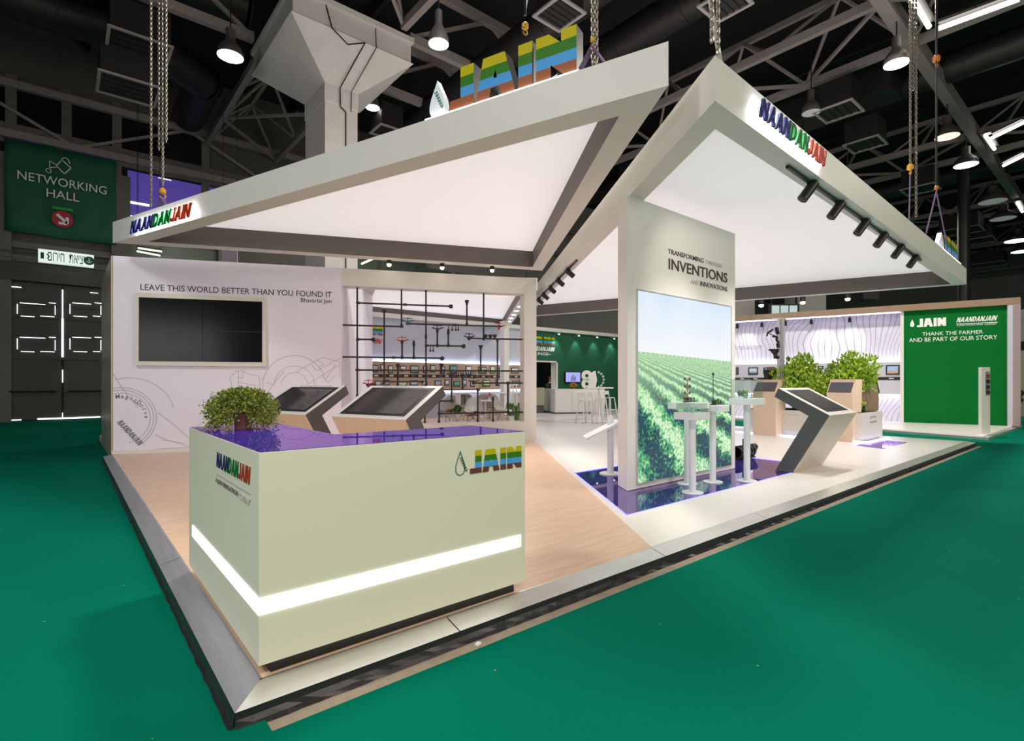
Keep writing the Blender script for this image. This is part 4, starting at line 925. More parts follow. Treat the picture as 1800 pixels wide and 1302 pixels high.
b=MB(); b.pbox(BW,(d0+d1)/2+.15,0,d1+.6,3.4,-2.3,-2.25); b.build('inner_partition',jam,gw)
b=MB(); b.pbox(BW,d0-.5,1.25,(d0+d1)/2+.1,1.6,-2.45,-2.0); b.build('inner_shelf',mat('inner_shelf_grey',(.2,.22,.25),.6,noise=.1),gw)
w_=1.62; a1=ba(975,600)[0]; word4(BW,a1-w_*1.0,ba(960,606)[1],a1,ba(960,592.3)[1],.004,.004,gw)
vs_=1.9; word3(BW,a1-vs_,ba(960,617)[1],a1,ba(960,609.5)[1],.004,gw,mats=[wink]*3)
ptext('LOUNGE~',BW,a1-1.6,ba(960,624.5)[1],a1-.25,ba(960,619.5)[1],.004,wink,gw,bold=.01)
b=MB(); 
def gl(pts,w=.03): strip(BW,[ba(*p) for p in pts],w,.003,b)
for k in range(5): gl([(1068+k*2.5,606+k*4),(1075+k*2.5,602+k*4)]);gl([(1070+k*1.5,604+k*4.5),(1078-k,600+k*5)])
gl([(1072,622),(1066,632),(1060,638),(1062,630),(1070,626)]);gl([(1074,624),(1078,634),(1082,642),(1084,634)]);gl([(1060,640),(1064,634)])
b.build('plant_drawing',mat('green_wall_ghost_ink',(.06,.20,.13),.6,noise=.05),gw)
for i,px in enumerate((976,1011,1043,1073)):
    a,z=ba(px,587); c=BW.pt(a,3.80,.25); t=MB().tube(c,c+Vector((0,.0,-.06)),.05,n=10).build('wall_washer',white,gw); MB().tube(c+Vector((0,0,-.06)),c+Vector((0,0,-.066)),.045,n=10).build('lens',MATS['downlight_lens'],t); MB().bar(c,c+Vector((0,.24,.04)),.02).build('arm',white,t)
    spot('wall_washer_beam',tuple(c+Vector((0,-.05,-.09))),(c.x,YB,2.9),30,(.8,1,.9),75,.7)
# ================================================================ reception counter
CT=thing('reception_counter','large cream L-shaped reception counter with glowing white stripe and violet glass top','counter',(0,0,.1))
wa,wb=1.70,1.86; th=.62
Lp=[(0,.02),(wa,.02),(wa,th+.02),(th,th+.02),(th,wb+.02),(0,wb+.02)]
ins_=inset(Lp,[.025,.08,.07,.07,.07,.06])
MB().prism(ins_,.1,.165).build('plinth',black,CT)
FF=Plane((0,.02),(wa,.02)); LF=Plane((0,wb+.02),(0,.02))
zs1=FF.at(448,1054)[1]; zs0=FF.at(448,1083)[1]; aL=FF.at(915,950)[0]; lL=LF.at(338.7,930)[0]
cb_=MB(); cb_.prism(Lp,.16,1.1795); cb_.build('carcass',offwhite,CT)
MB().prism(inset(Lp,[.006]*6),1.1795,1.1835).build('glass_top',purple,CT)
b=MB(); b.prism([(-.004,.016),(aL,.016),(aL,.03),(.01,.03),(.01,wb+.02-lL),(-.004,wb+.02-lL)],zs0,zs1); b.build('light_stripe',ledw,CT)
# front lettering
a0=FF.at(826,800)[0];a1=FF.at(916,800)[0]; z1=FF.at(916,783)[1];z0=FF.at(916,820.5)[1]
b=MB(); 
word4(FF,a0,z0,a1,z1,.003,.003,CT,mats=[cy,cg,cb,mat('counter_brown_band',(.13,.035,.02),.4,noise=.02),ink])
d0,_=FF.at(797,815);d1,_=FF.at(820,815);zt=FF.at(808,793)[1];zb=FF.at(808,835)[1]
b=MB(); strip(FF,drop_pts((d0+d1)/2,(zt+zb)/2,d1-d0,zt-zb,32),.006,.004,b); b.build('drop_outline',mat('drop_outline_ink',(.05,.16,.22),.5,noise=.02),CT)
leafsprig(FF,(d0+d1)/2+.03,(zt+zb)/2-.02,.045,.004,mat('sprig_print',(.0,.13,.04),.5,noise=.05),CT)
a0=LF.at(381,820)[0];a1=LF.at(441,840)[0];z1=LF.at(441,821)[1];z0=LF.at(441,853)[1]
word3(LF,a0,z0,a1,z1,.002,CT,depth=.001,bold=.02,sh=.18)
b=MB(); z=LF.at(440,868.5)[1]; strip(LF,[(a0,z),(a1,z)],.004,.003,b); b.build('rule_line',inkgrey,CT)
z1=LF.at(440,877)[1];z0=LF.at(440,889)[1]; am=LF.at(419,870)[0]
ptext('A JAIN IRRIGATION',LF,a0-.02,z0,am,z1,.002,mat('mid_grey_ink',(.16,.15,.13),.6,noise=.05),CT,bold=.0)
ptext('COMPANY',LF,am+.03,z0,a1,z1,.002,mat('pale_grey_ink',(.5,.49,.42),.6,noise=.05),CT)
# ---- plant on the counter
def leaf(b,c,d,s,w=.45,up=None):
    d=d.normalized(); u=up or Vector((random.uniform(-1,1),random.uniform(-1,1),random.uniform(-.2,1))); n=d.cross(u)
    if n.length<1e-3: n=Vector((1,0,0))
    n=n.normalized(); f=n.cross(d)*s*.18
    b.add([c,c+d*s*.5+n*s*w*.5+f*.5,c+d*s,c+d*s*.5-n*s*w*.5+f*.5,c+d*s*.5-f],[(0,1,4),(1,2,4),(2,3,4),(3,0,4)])
def rnd(): 
    while True:
        v=Vector((random.uniform(-1,1),random.uniform(-1,1),random.uniform(-1,1)))
        if .1<v.length<1: return v
pc=G(427,753,1.1835); pt_=thing('potted_plant','bushy trailing green plant in a brown pot on the counter','plant',tuple(pc))
b=MB(); b.lathe([(.044,0),(.052,.0),(.064,.085),(.070,.09),(.070,.11),(.060,.11),(.058,.10)],pc,n=24); b.build('pot',mat('brown_pot',(.20,.085,.065),.5,noise=.2,nscale=20),pt_,smooth=True)
b=MB(); b.lathe([(.001,.10),(.052,.10),(.052,.095)],pc,n=20); b.build('soil',mat('soil',(.02,.015,.01),.9,noise=.3),pt_)
b=MB(); stems=MB()
cc=pc+Vector((0,0,.135))
camdir=Vector((CAM[0],CAM[1],1.5))
for i in range(330):
    v=rnd().normalized(); v.z=v.z if v.z>-.45 else -v.z
    L=random.uniform(.75,1.0)
    R=Vector((.25,.25,.155)); p0=pc+Vector((random.uniform(-.05,.05),random.uniform(-.04,.04),.11)); tip=cc+Vector((v.x*R.x*L,v.y*R.y*L,v.z*R.z*L+ .01))
    drp=random.random()<.45
    if drp: tip.z-=random.uniform(.02,.16)*(.3+Vector((v.x,v.y)).length)
    fr_=Vector((v.x,v.y)).normalized().dot(Vector((-.23,-.97)))
    if fr_>.93 and v.z<.1: continue
    if tip.z<pc.z+.015: tip.z=pc.z+.015
    if drp and tip.z<pc.z+.02: tip.z=pc.z+.02
    if random.random()<.25: tip+=Vector((v.x,v.y,0))*.05
    mid=(p0+tip)/2+Vector((v.x*.03,v.y*.03,.07)); pts=[]
    for k in range(9):
        t=k/8; pts.append(p0*(1-t)**2+mid*2*t*(1-t)+tip*t*t)
    stems.path(pts[2:],.0012,3)
    for k in range(2,9):
        for q in range(2):
            c=pts[k]+rnd()*.018; leaf(b,c,rnd()+Vector((0,0,-.2)),random.uniform(.012,.022),.8)
for i in range(2600):
    v=rnd().normalized(); v.z=v.z if v.z>-.75 else -v.z; r=random.uniform(.7,1.05); c=cc+Vector((v.x*.23*r,v.y*.23*r,v.z*.15*r)); c.z=max(c.z,pc.z+.012); 
    fr_=Vector((v.x,v.y)).normalized().dot(Vector((-.23,-.97)))
    if fr_>.93 and v.z<-.05: continue
    leaf(b,c,v+rnd()*.8,random.uniform(.014,.024),.85)
b.build('foliage',leaf1,pt_,kind='stuff'); stems.build('stems',leaf1,pt_,kind='stuff')
# ================================================================ slanted touch kiosks
prof=[(0,1.022),(.74,1.42),(.802,1.283),(.292,.999),(.793,.1),(.524,.1)]
def kiosk(label,P,L,sgn,prof,mside,mfront,mtop,scr_margin=(.10,.10),name='touch_kiosk',mback=None,caption=None):
    # profile lies on plane P (a,z); body extruded away from offset 0 by sgn*L
    c=P.pt(prof[-1][0],.1,sgn*L/2); t=thing(name,label,'kiosk',tuple(c))
    o0,o1=(0,sgn*L); n=len(prof)
    A=[P.pt(a,z,o0) for a,z in prof]; B=[P.pt(a,z,o1) for a,z in prof]
    b=MB(); fs=[(i,(i+1)%n,(i+1)%n+n,i+n) for i in range(n)]
    cen=sum((x for x in A+B),Vector())/(2*n)
    b.v=A+B; b.f=fs; b.m=[1 if i==0 else 0 for i in range(n)]
    # caps triangulated: the board (0,1,2,3) and the leg (0,3,4,5)
    for base in (0,n):
        b.f+=[tuple(base+k for k in (0,1,2,3)),tuple(base+k for k in (0,3,4,5))]; b.m+=[2,2]
    o=b.build('body',[mfront,mtop,mside],t)
    bm=bmesh.new(); bm.from_mesh(o.data); bmesh.ops.recalc_face_normals(bm,faces=bm.faces[:]); bm.to_mesh(o.data); bm.free()
    # sloping screen on the board
    p0=A[0];p1=A[1];ex=(B[0]-A[0]).normalized(); ey=(p1-p0); H=ey.length; ey.normalize(); nn=ex.cross(ey); 
    if nn.z<0: nn=-nn
    def slab(x0,x1,y0,y1,h,nm,m):
        q=[p0+ex*x+ey*y for x,y in ((x0,y0),(x1,y0),(x1,y1),(x0,y1))]; b=MB(); b.add([v+nn*.0005 for v in q]+[v+nn*h for v in q],[(3,2,1,0),(4,5,6,7),(0,1,5,4),(1,2,6,5),(2,3,7,6),(3,0,4,7)]); return b.build(nm,m,t)
    mx,my=scr_margin
    slab(mx,L-mx,my,H-my*.8,.004,'screen_bezel',mat('matt_black',(.012,.012,.012),.5,spec=.15,noise=.05))
    slab(mx+.07,L-mx-.07,my+.05,H-my*.8-.05,.0055,'screen',mat('kiosk_screen_glass',(.05,.045,.05),.08,noise=.05) if name=='touch_kiosk' else mat('matt_dark_screen',(.012,.011,.011),.4,spec=.06,noise=.05))
    if caption:
        vs,fs=text_geo(caption,.0,1.); w=L*.6; h=.035; o_=p0+ex*(L*.2+ (w if sgn<0 else 0))+ey*(H-my*.55)+nn*.001
        MB().add(lay([Vector((v.x,v.y,v.z*.001)) for v in vs],o_,ex*(1 if sgn>0 else -1),ey,w,h),fs).build('lettering',inkgrey,t)
    return t
KP=Plane((7.98,.294),(7.98,2))
kiosk('slanted grey-sided touch kiosk standing at the right end of the mirror pool','' or KP,1.168,1,prof,darkgrey,champ,mat('champagne_top',(.66,.62,.56),.4,noise=.03),(.14,.09),name='touch_display_kiosk')
for (kx,ky,hx,lab) in ((713,738,587,'slanted touch kiosk nearest the pipe display, behind the counter'),(537,729,420,'slanted touch kiosk in front of the lilac wall, partly behind the plant')):
    K0=G(kx,ky,1.022); K=Plane((K0.x,K0.y),(K0.x+.945,K0.y+.326))
    kiosk(lab,K,1.42 if kx>600 else 1.36,-1,[(a*1.05,z+(.04 if z>1.1 else 0)) for a,z in prof],greyside,woodlt,mat('kiosk_white_top',(.72,.70,.67),.4,noise=.02),(.09,.08),caption='LEAVE THIS WORLD BETTER THAN YOU FOUND IT')
# ================================================================ backlit panel wall
PW0=G(1101.3,862.3,.1);PW1=G(1293.5,822.7,.1);PWl=G(1086.4,852.7,.1)
PN=Plane((PW0.x,1.625),(PW1.x,1.625)); 
pw=thing('panel_wall','tall white panel wall with a backlit picture of green crop rows','panel wall',(PW0.x,1.625,.1))
tk=.32; sl=(PWl.x-PW0.x)
b=MB(); b.prism([(PW0.x,1.625),(PW1.x,1.625),(PW1.x,1.625+tk),(PW0.x+.21,1.625+tk)],.1,3.96); b.build('wall_body',white,pw)
a0,zt=PN.at(1119.7,510.5);a1,_=PN.at(1283.5,540); zb=PN.at(1119.7,849.5)[1]
b=MB(); b.pbox(PN,a0,zb,a1,zt,.001,.012); o=b.build('lightbox_picture',fieldm,pw)
uvl=o.data.uv_layers.new(name='UVMap'); 
for l in o.data.loops:
    v=o.data.vertices[l.vertex_index].co+Vector((PW0.x,1.625,.1)); a=(v.x-PN.p.x); uvl.data[l.index].uv=((a-a0)/(a1-a0),(v.z-zb)/(zt-zb))
b=MB(); 
for (x0,z0,x1,z1) in ((a0-.02,zb-.02,a1+.02,zb),(a0-.02,zt,a1+.02,zt+.02),(a0-.02,zb,a0,zt),(a1,zb,a1+.02,zt)): b.pbox(PN,x0,z0,x1,z1,.0,.016)
b.build('lightbox_frame',mat('thin_alu_frame',(.65,.66,.68),.35,metal=.6,noise=.03),pw)
dk=mat('brown_ink',(.06,.045,.04),.6,noise=.05); pk=mat('pale_ink',(.42,.38,.34),.6,noise=.05)
def pnt(s,x0,x1,rx,y0,y1,m,bold=0.,dp=.006):
    ptext(s,PN,PN.at(x0,500)[0],PN.at(rx,y1)[1],PN.at(x1,500)[0],PN.at(rx,y0)[1],.004,m,pw,bold=bold,depth=dp*.35)
pnt('TRANSFORMING',1174,1236.5,1174,437,445.5,dk,.006); pnt('THROUGH',1239.5,1268,1174,438,445.5,pk,-.005)
pnt('INVENTIONS',1175,1278,1175,453.5,473,dk,.012,.008); pnt('AND',1214,1228,1278,505.5,512.5,pk,-.005); pnt('INNOVATIONS',1230.5,1278,1278,504.5,512.5,dk,.005)
# ---- pedestals in the pool
def pedestal(label,px,py,ztop,tw,td,ax=0.,glassh=0,item=None,stemr=.045,boardpx=None):
    c=G(px,py,.095); t=thing('display_pedestal',label,'pedestal',tuple(c))
    MB().lathe([(.135,0),(.135,.012),(.12,.018)],c,n=24).build('base_plate',acry,t)
    MB().tube(c+Vector((0,0,.018)),(c.x,c.y,ztop-.09),stemr,n=16).build('stem',acry,t,smooth=True)
    bx,by=(c.x,c.y)
    if boardpx is not None: bx+=boardpx
    b=MB(); b.box(bx-tw/2,by-td/2,ztop-.09,bx+tw/2,by+td/2,ztop); b.build('tray',acry,t,bevel=.004)
    if glassh:
        x0,x1,y0,y1,z1=bx-tw/2+.02,bx+tw/2-.02,by-td/2+.02,by+td/2-.02,ztop+glassh
        for q in ((x0,y0,x1,y0+.006,z1),(x0,y1-.006,x1,y1,z1),(x0,y0+.006,x0+.006,y1-.006,z1),(x1-.006,y0+.006,x1,y1-.006,z1)): MB().box(q[0],q[1],ztop+.0005,q[2],q[3],q[4]).build('glass_pane',glass,t)
        MB().box(x0,y0,z1,x1,y1,z1+.006).build('glass_pane',glass,t)
    return t,Vector((bx,by,ztop))
def samples(c,n,m,lab,grp,kind=0,sp=.05):
    for i in range(n):
        x=c.x+(i-(n-1)/2)*sp; y=c.y+random.uniform(-.03,.03); q=Vector((x,y,c.z+.001))
        t=thing('emitter_sample','%s %s from the left %s'%(ORD[i],lab[0],lab[1]),'sample part',tuple(q),group=grp)
        b=MB(); b.lathe([(.016,0),(.016,.008),(.006,.012),(.006,.045),(.014,.05),(.014,.06),(.004,.066)],q,n=8); b.build('body',m,t)
        b=MB(); b.tube(q+Vector((0,0,.035)),q+Vector((.022,0,.035)),.005,n=6); b.build('nozzle',m,t)
ta,ca=pedestal('lowest white pedestal, nearest the viewer in front of the crop picture',1217,866,1.13,.36,.30,boardpx=-.01,glassh=.11)
tb,cb2=pedestal('middle white pedestal half hidden behind the nearest one',1208,850.5,1.235,.50,.34,boardpx=.03)
tc_,cc2=pedestal('slim white pedestal before the right part of the crop picture',1252.8,847,1.19,.30,.30,boardpx=.04)
td_,cd2=pedestal('tall white pedestal with a glass case right of the crop picture',1313,845.4,1.285,.40,.34,boardpx=.0,glassh=.27)
samples(cb2,6,mat('sample_black',(.02,.02,.02),.4,noise=.1),('small black irrigation part','on the middle pedestal'),'parts on the middle pedestal')
samples(ca,4,mat('sample_teal',(.25,.5,.42),.4,noise=.1),('small teal irrigation part','in the low glass case'),'parts in the low glass case')
samples(cd2,5,mat('sample_grey_green',(.3,.36,.30),.4,noise=.1),('small grey green valve','in the tall glass case'),'parts in the tall glass case')
def riser(c,h,label,mm,kind='tree'):
    t=thing('sprinkler_sample',label,'sample part',tuple(c)); c=c+Vector((0,0,.001))
    MB().lathe([(.05,0),(.05,.01),(.012,.02),(.012,.06)],c,n=12).build('foot',mm,t)
    MB().tube(c+Vector((0,0,.05)),c+Vector((0,0,h)),.006,n=6).build('stake',mm,t)
    b=MB(); top=c+Vector((0,0,h))
    if kind=='tree':
        for s in (-1,1):
            for k in (.35,.65,1.0): q=c+Vector((0,0,h*k)); b.tube(q,q+Vector((s*.06,0,.015)),.006,n=6); b.lathe([(.012,-.01),(.016,.01),(.006,.03)],q+Vector((s*.06,0,.02)),n=8)
    else: b.lathe([(.01,-.02),(.02,.0),(.008,.02)],top,n=8)
    b.build('branches',mm,t)
riser(cb2+Vector((.02,.03,0)),.30,'branched brown sprinkler riser on the middle pedestal',mat('rust_plastic',(.16,.05,.03),.5,noise=.2))
riser(cc2+Vector((-.03,0,0)),.44,'thin black stake sprinkler on the slim pedestal',MATS['sample_black'],'s')
t=thing('grass_sample','small green plant sample on the slim pedestal','plant',tuple(cc2+Vector((.03,-.03,0)))); b=MB()
for i in range(30): c=cc2+Vector((.03+random.uniform(-.06,.06),-.03+random.uniform(-.05,.05),.001)); leaf(b,c,Vector((random.uniform(-.5,.5),random.uniform(-.5,.5),1)),random.uniform(.05,.11),.15)
b.build('blades',leaf3,t,kind='stuff')
t=thing('grass_sample','green plant sample inside the tall glass case','plant',tuple(cd2+Vector((-.05,.03,0)))); b=MB()
for i in range(26): c=cd2+Vector((-.05+random.uniform(-.05,.05),.03+random.uniform(-.05,.05),.02)); leaf(b,c,Vector((random.uniform(-.6,.6),random.uniform(-.6,.6),1)),random.uniform(.06,.13),.16)
b.build('blades',leaf3,t,kind='stuff')
# info stand left of the panel wall
c=G(1073,832.7,.095); t=thing('info_stand','white reading stand with a tilted board left of the panel wall','info stand',tuple(c))
MB().lathe([(.17,0),(.17,.012),(.15,.02)],c,n=28).build('base_plate',white,t)
MB().tube(c+Vector((0,0,.02)),(c.x,c.y,1.0),.05,n=16).build('stem',acry,t,smooth=True)
q0=G(1030,770.5,.80); dr=Vector((U[0],V[0],0)).normalized(); 
PIv=Plane((c.x,c.y),(c.x+U[0],c.y+V[0])); a_,z_=PIv.at(1029,771); a2,z2=PIv.at(1084,741)
lo=PIv.pt(a_,z_);hi=PIv.pt(a2+.03,z2); w=.42; nv=Vector((PIv.n.x,PIv.n.y,0)); upn=(hi-lo).cross(nv).normalized(); 
if upn.z<0: upn=-upn
b=MB(); q=[lo-nv*w/2,lo+nv*w/2,hi+nv*w/2,hi-nv*w/2]; b.add(q+[v+upn*.03 for v in q],[(0,1,2,3),(7,6,5,4),(0,4,5,1),(1,5,6,2),(2,6,7,3),(3,7,4,0)]); b.build('board',acry,t)
mid=(lo+hi)/2; MB().tube((c.x,c.y,.98),(c.x,c.y,(lo.z+(hi.z-lo.z)*.7)),.035,n=12).build('neck',acry,t)
# black pump model on the pool floor
c=G(1318,806,.095)+Vector((-.02,.1,0)); t=thing('pump_model','black ribbed pump housing on the mirror pool behind the tall pedestal','pump',tuple(c))
b=MB(); 
for k in range(6): b.tube(c+Vector((-.3+k*.1,0,.13)),c+Vector((-.3+k*.1+.055,0,.13)),.12,n=14)
b.tube(c+Vector((-.3,0,.13)),c+Vector((.3,0,.13)),.095,n=14); b.build('housing',black,t)
b=MB(); b.tube(c+Vector((.28,0,.18)),c+Vector((.42,0,.18)),.07,n=12); b.tube(c+Vector((0,0,.13)),c+Vector((0,0,.36)),.03,n=8); b.build('outlet',black,t)
b=MB(); b.box(c.x-.25,c.y-.1,c.z,c.x+.25,c.y+.1,c.z+.03); b.build('foot',black,t)
# ================================================================ island with planter and oak kiosks
IP=Plane((13.80,4.45),(13.54,1.5)); ipx=13.54
isl=thing('planter_island','long white planter box with glowing base beside the touch display','planter',(14.3,2.9,.1))
MB().prism([(13.62,1.6),(15.05,1.6),(15.05,4.35),(13.86,4.35)],.1,.17).build('plinth',white,isl)
MB().prism([(13.60,1.53),(15.07,1.53),(15.07,4.45),(13.84,4.45)],.17,.776).build('planter_body',white,isl)
MB().prism([(13.70,1.63),(14.97,1.63),(14.97,4.35),(13.94,4.35)],.776,.79).build('soil',MATS['soil'],isl)
MB().pbox(IP,.9,.28,2.0,.66,.0,.0+.0-.052).build('recess_panel',frm,isl)
ledi=mat('island_led_tube',(.8,.85,1),.5,emit=(.62,.68,1),es=2.2,noise=.001)
b=MB(); b.pbox(IP,-.6,.101,3.15,.14,.05,.10); b.build('light_strip',ledi,isl)
b=MB(); b.box(13.5,1.38,.101,15.1,1.42,.14); b.build('light_strip',ledi,isl)
IR=Plane((13.60,1.53),(15.07,1.53))
def irt(s,x0,x1,y0,y1,m): ptext(s,IR,IR.at(x0,735)[0],IR.at(1530,y1)[1],IR.at(x1,735)[0],IR.at(1530,y0)[1],.003,m,isl,bold=.02)
irt('JAIN',1529,1540,731,736.5,inkgrey); word3(IR,IR.at(1529,735)[0],IR.at(1530,743)[1],IR.at(1541,735)[0],IR.at(1530,740)[1],.003,isl,mats=[inkgrey]*3)
q=[G(1505,783,.1),G(1553,789,.1),G(1595,777.5,.1),G(1543,772.5,.1)]
t=thing('mirror_patch','small violet mirror inset in the white floor right of the planter','mirror',tuple(q[0])); MB().prism([(v.x,v.y) for v in q],.1,.104).build('mirror',purple,t)
def oak_kiosk(label,px0,px1,off,ztop,zb=.1):
    a0=IP.at(px0,700)[0];a1=IP.at(px1,700)[0]; t=thing('oak_kiosk',label,'kiosk',tuple(IP.pt((a0+a1)/2,zb,off)))
    pr_=[(off,zb),(off+.02,ztop-.33),(off-.16,ztop-.06),(off-.16,ztop),(off-.52,ztop),(off-.42,zb)]
    A=[IP.pt(a0,z,o) for o,z in pr_];B=[IP.pt(a1,z,o) for o,z in pr_]; n=6; b=MB(); b.add(A+B,[tuple(range(n)),tuple(range(2*n-1,n-1,-1))]+[(i,i+n,(i+1)%n+n,(i+1)%n) for i in range(n)]); o=b.build('body',woodlt,t)
    bm=bmesh.new(); bm.from_mesh(o.data); bmesh.ops.recalc_face_normals(bm,faces=bm.faces[:]); bm.to_mesh(o.data); bm.free()
    m=.03
    def q(a,f,h): o=off+.02+(-.18)*f; z=ztop-.33+.27*f; v=IP.pt(a,z,o); nn=Vector((IP.n.x*.27,IP.n.y*.27,.18)).normalized(); return v+nn*h
    b=MB(); c=[q(a0+m,.06,.001),q(a1-m,.06,.001),q(a1-m,.94,.001),q(a0+m,.94,.001),q(a0+m,.06,.012),q(a1-m,.06,.012),q(a1-m,.94,.012),q(a0+m,.94,.012)]; b.add(c,[(4,5,6,7),(0,1,5,4),(1,2,6,5),(2,3,7,6),(3,0,4,7)]); b.build('screen',mat('grey_screen',(.09,.085,.10),.25,noise=.03),t)
    return t
oak_kiosk('oak kiosk with grey screen at the far end of the planter, below the coffee machine',1334,1374,.28,1.58)
oak_kiosk('oak kiosk with grey screen at the near end of the planter',1457,1502,.10,1.58)
t=thing('oak_kiosk','brown rear side of an oak kiosk standing on the right end of the planter','kiosk',(14.6,2.4,.79))
p0=GY(1503,13.2);p1=GY(1545,13.5); KB=Plane(p0,p1); b=MB(); pr_=[(0,.79),(KB.L*.98,.79),(KB.L*1.0,1.25),(KB.L*.88,1.56),(KB.L*.30,1.56),(0,1.2)]
A=[KB.pt(a,z,0) for a,z in pr_];B=[KB.pt(a,z,-.45) for a,z in pr_]; n=6; b.add(A+B,[tuple(range(n)),tuple(range(2*n-1,n-1,-1))]+[(i,(i+n),(i+1)%n+n,(i+1)%n) for i in range(n)]); b.build('body',mat('brown_laminate',(.28,.19,.13),.5,noise=.1,nscale=5),t)
b=MB(); b.bar(KB.pt(KB.L*.90,1.55,-.2),KB.pt(KB.L*1.02,1.24,-.2),.40,.04,up=(KB.d.x,KB.d.y,.3)); b.build('screen_edge',black,t)
c=GY(1519,12.9); t=thing('valve_model','small black valve on the right end of the planter','valve',(c[0],c[1],.79)); b=MB(); b.lathe([(.05,0),(.05,.02),(.02,.03),(.02,.1),(.04,.12),(.015,.16)],(c[0],c[1],.79),n=10); b.tube((c[0]-.1,c[1],.83),(c[0]+.05,c[1],.83),.025,n=8); b.build('body',black,t)
# shrubs
for (px,Y,zt,rx,n,lab,seed) in ((1398,14.2,2.02,.62,700,'left bushy green shrub in the planter, beside the black coffee machine',1),(1446,13.9,1.80,.50,500,'lower middle shrub between its taller neighbours in the planter',2),(1492,13.5,2.18,.62,900,'tallest green shrub at the right end of the planter',3)):
    x,y=GY(px,Y); t=thing('green_shrub',lab,'plant',(x,y,.79)); b=MB(); s=MB(); random.seed(seed)
    c0=Vector((x,y,1.35)); 
    for k in range(22):
        v=rnd(); tip=c0+Vector((v.x*rx,v.y*rx,v.z*(zt-1.35)*.95+.05)); s.path([Vector((x,y,.79))+Vector((v.x*.1,v.y*.1,0)),(Vector((x,y,1.1))+tip)/2,tip],.009,5)
        for i in range(n//7):
            u=rnd()*.24; c=tip+u; leaf(b,c,u+Vector((0,0,.25))+rnd()*.3,random.uniform(.09,.16),.42)
    s.build('stems',mat('shrub_stem',(.12,.10,.04),.7,noise=.2),t,kind='stuff'); b.build('foliage',leaf2,t,kind='stuff')
# coffee machine and cups on the far oak kiosk
x,y=GY(1357.5,14.55); t=thing('coffee_machine','black coffee machine with orange mark on the far oak kiosk','coffee machine',(x,y,1.58))
UR=Vector((U[0],V[0],0)); 
FQ=Plane((x-U[0]*.11,y-V[0]*.11),(x+U[0]*.11,y+V[0]*.11))
MB().pbox(FQ,0,1.58,FQ.L,1.86,-.25,0).build('housing',black,t); b=MB(); strip(FQ,[(.10,1.75),(.12,1.68)],.035,.002,b); b.build('orange_mark',mat('orange_mark',(.7,.2,.03),.4,emit=(1,.35,.05),es=.5,noise=.02),t)
for i in range(4):
    c=FQ.pt(.03+i*.053,1.86,-.1); tt=thing('paper_cup','%s red and pink paper cup from the left on the coffee machine'%ORD[i],'cup',tuple(c),group='cups on the coffee machine'); MB().lathe([(.018,0),(.024,.07),(.020,.07),(.015,.005)],c,n=10).build('cup',mat('red_cup',(.45,.10,.08),.5,noise=.2),tt)
# sprinkler tower
x,y=GY(1376,14.3); t=thing('sprinkler_tower','tall pale post with a cross arm and black sprinkler parts above the coffee machine','display post',(x,y,.79))
MB().tube((x,y,.79),(x,y,3.24),.045,n=12).build('post',mat('grey_post',(.5,.5,.53),.4,noise=.03),t)
x2,y2=GY(1369,14.4); MB().tube((x2,y2,.79),(x2,y2,3.2),.05,n=12).build('post',mat('clear_post',(.8,.8,.83),.2,noise=.02),t)
c=Vector((x,y,3.22)); MB().bar(c-UR*.30,c+UR*.08,.05).build('cross_arm',mat('cream_arm',(.6,.56,.46),.5,noise=.05),t)
TP=Plane((x-U[0]*.6,y-V[0]*.6),(x+U[0]*.3,y+V[0]*.3))
def tpt(px,py): a,z=TP.at(px,py); return TP.pt(a,z,.03)
for pts,r in (([(1364,575),(1365,583),(1367,587)],.05),([(1358,579),(1349,585)],.025),([(1349,584),(1347,591)],.02),([(1350,586),(1361,590)],.012),([(1357,591),(1365,592),(1364,598),(1368,602)],.03),([(1366,603),(1367,611)],.045)):
    MB().path([tpt(*p) for p in pts],r,8).build('sprinkler_part',black,t)
b=MB(); b.lathe([(.03,-.16),(.10,-.06),(.11,.0),(.10,.01)],tpt(1361,614),n=14); b.build('sprinkler_part',black,t,smooth=True)
b=MB(); b.tube(tpt(1362,620),tpt(1362,630),.05,n=8); b.tube(tpt(1362,628),tpt(1368,628),.04,n=8); b.tube(tpt(1351,615),tpt(1353,615),.03,n=6); b.build('sprinkler_part',black,t)
# ================================================================ second stand at right
p2=thing('floor_platform_far',None,None,(17.75,0,0),kind='structure')
MB().prism([(17.75,0),(23.7,0),(23.7,12),(20.6,12)],-.005,.1).build('white_floor',whitefl,p2)
b=MB(); b.prism([(17.65,-.12),(23.7,-.12),(23.7,0),(17.75,0)],.0,.07); b.build('metal_trim',steel,p2); b=MB(); b.prism([(17.65,-.12),(17.75,0),(20.6,12),(20.5,12)],.0,.07); b.build('metal_trim',steel,p2)
FP=Plane((20.71+(20.71-22.877)*.35,8.15+(8.15-.247)*.35),(22.877,.247)); 
fa=lambda px,py:FP.at(px,py)
g0=fa(1588,600)[0];g1=fa(1767,600)[0];tw=fa(1582,600)[0];e1=fa(1776,600)[0]
fw=thing('booth_wall','far booth wall with contour line print, oak top beam and bright green slogan panel','booth wall',tuple(FP.pt(4,.1)))
lil=mat('lilac_wall',(.58,.56,.66),.55,noise=.02)
MB().pbox(FP,0,.1,e1,4.0,-.30,-.02).build('wall_body',lil,fw)
MB().pbox(FP,0,2.28,tw,3.98,-.019,-.01).build('contour_print',topom,fw); MB().pbox(FP,0,.1,tw,1.05,-.019,-.01).build('contour_print',topom,fw)
oakb=mat('oak_beam',(.30,.20,.14),.5,noise=.12,nscale=6)
MB().pbox(FP,0,4.0,e1+.18,4.22,-.35,.42).build('oak_beam',oakb,fw)
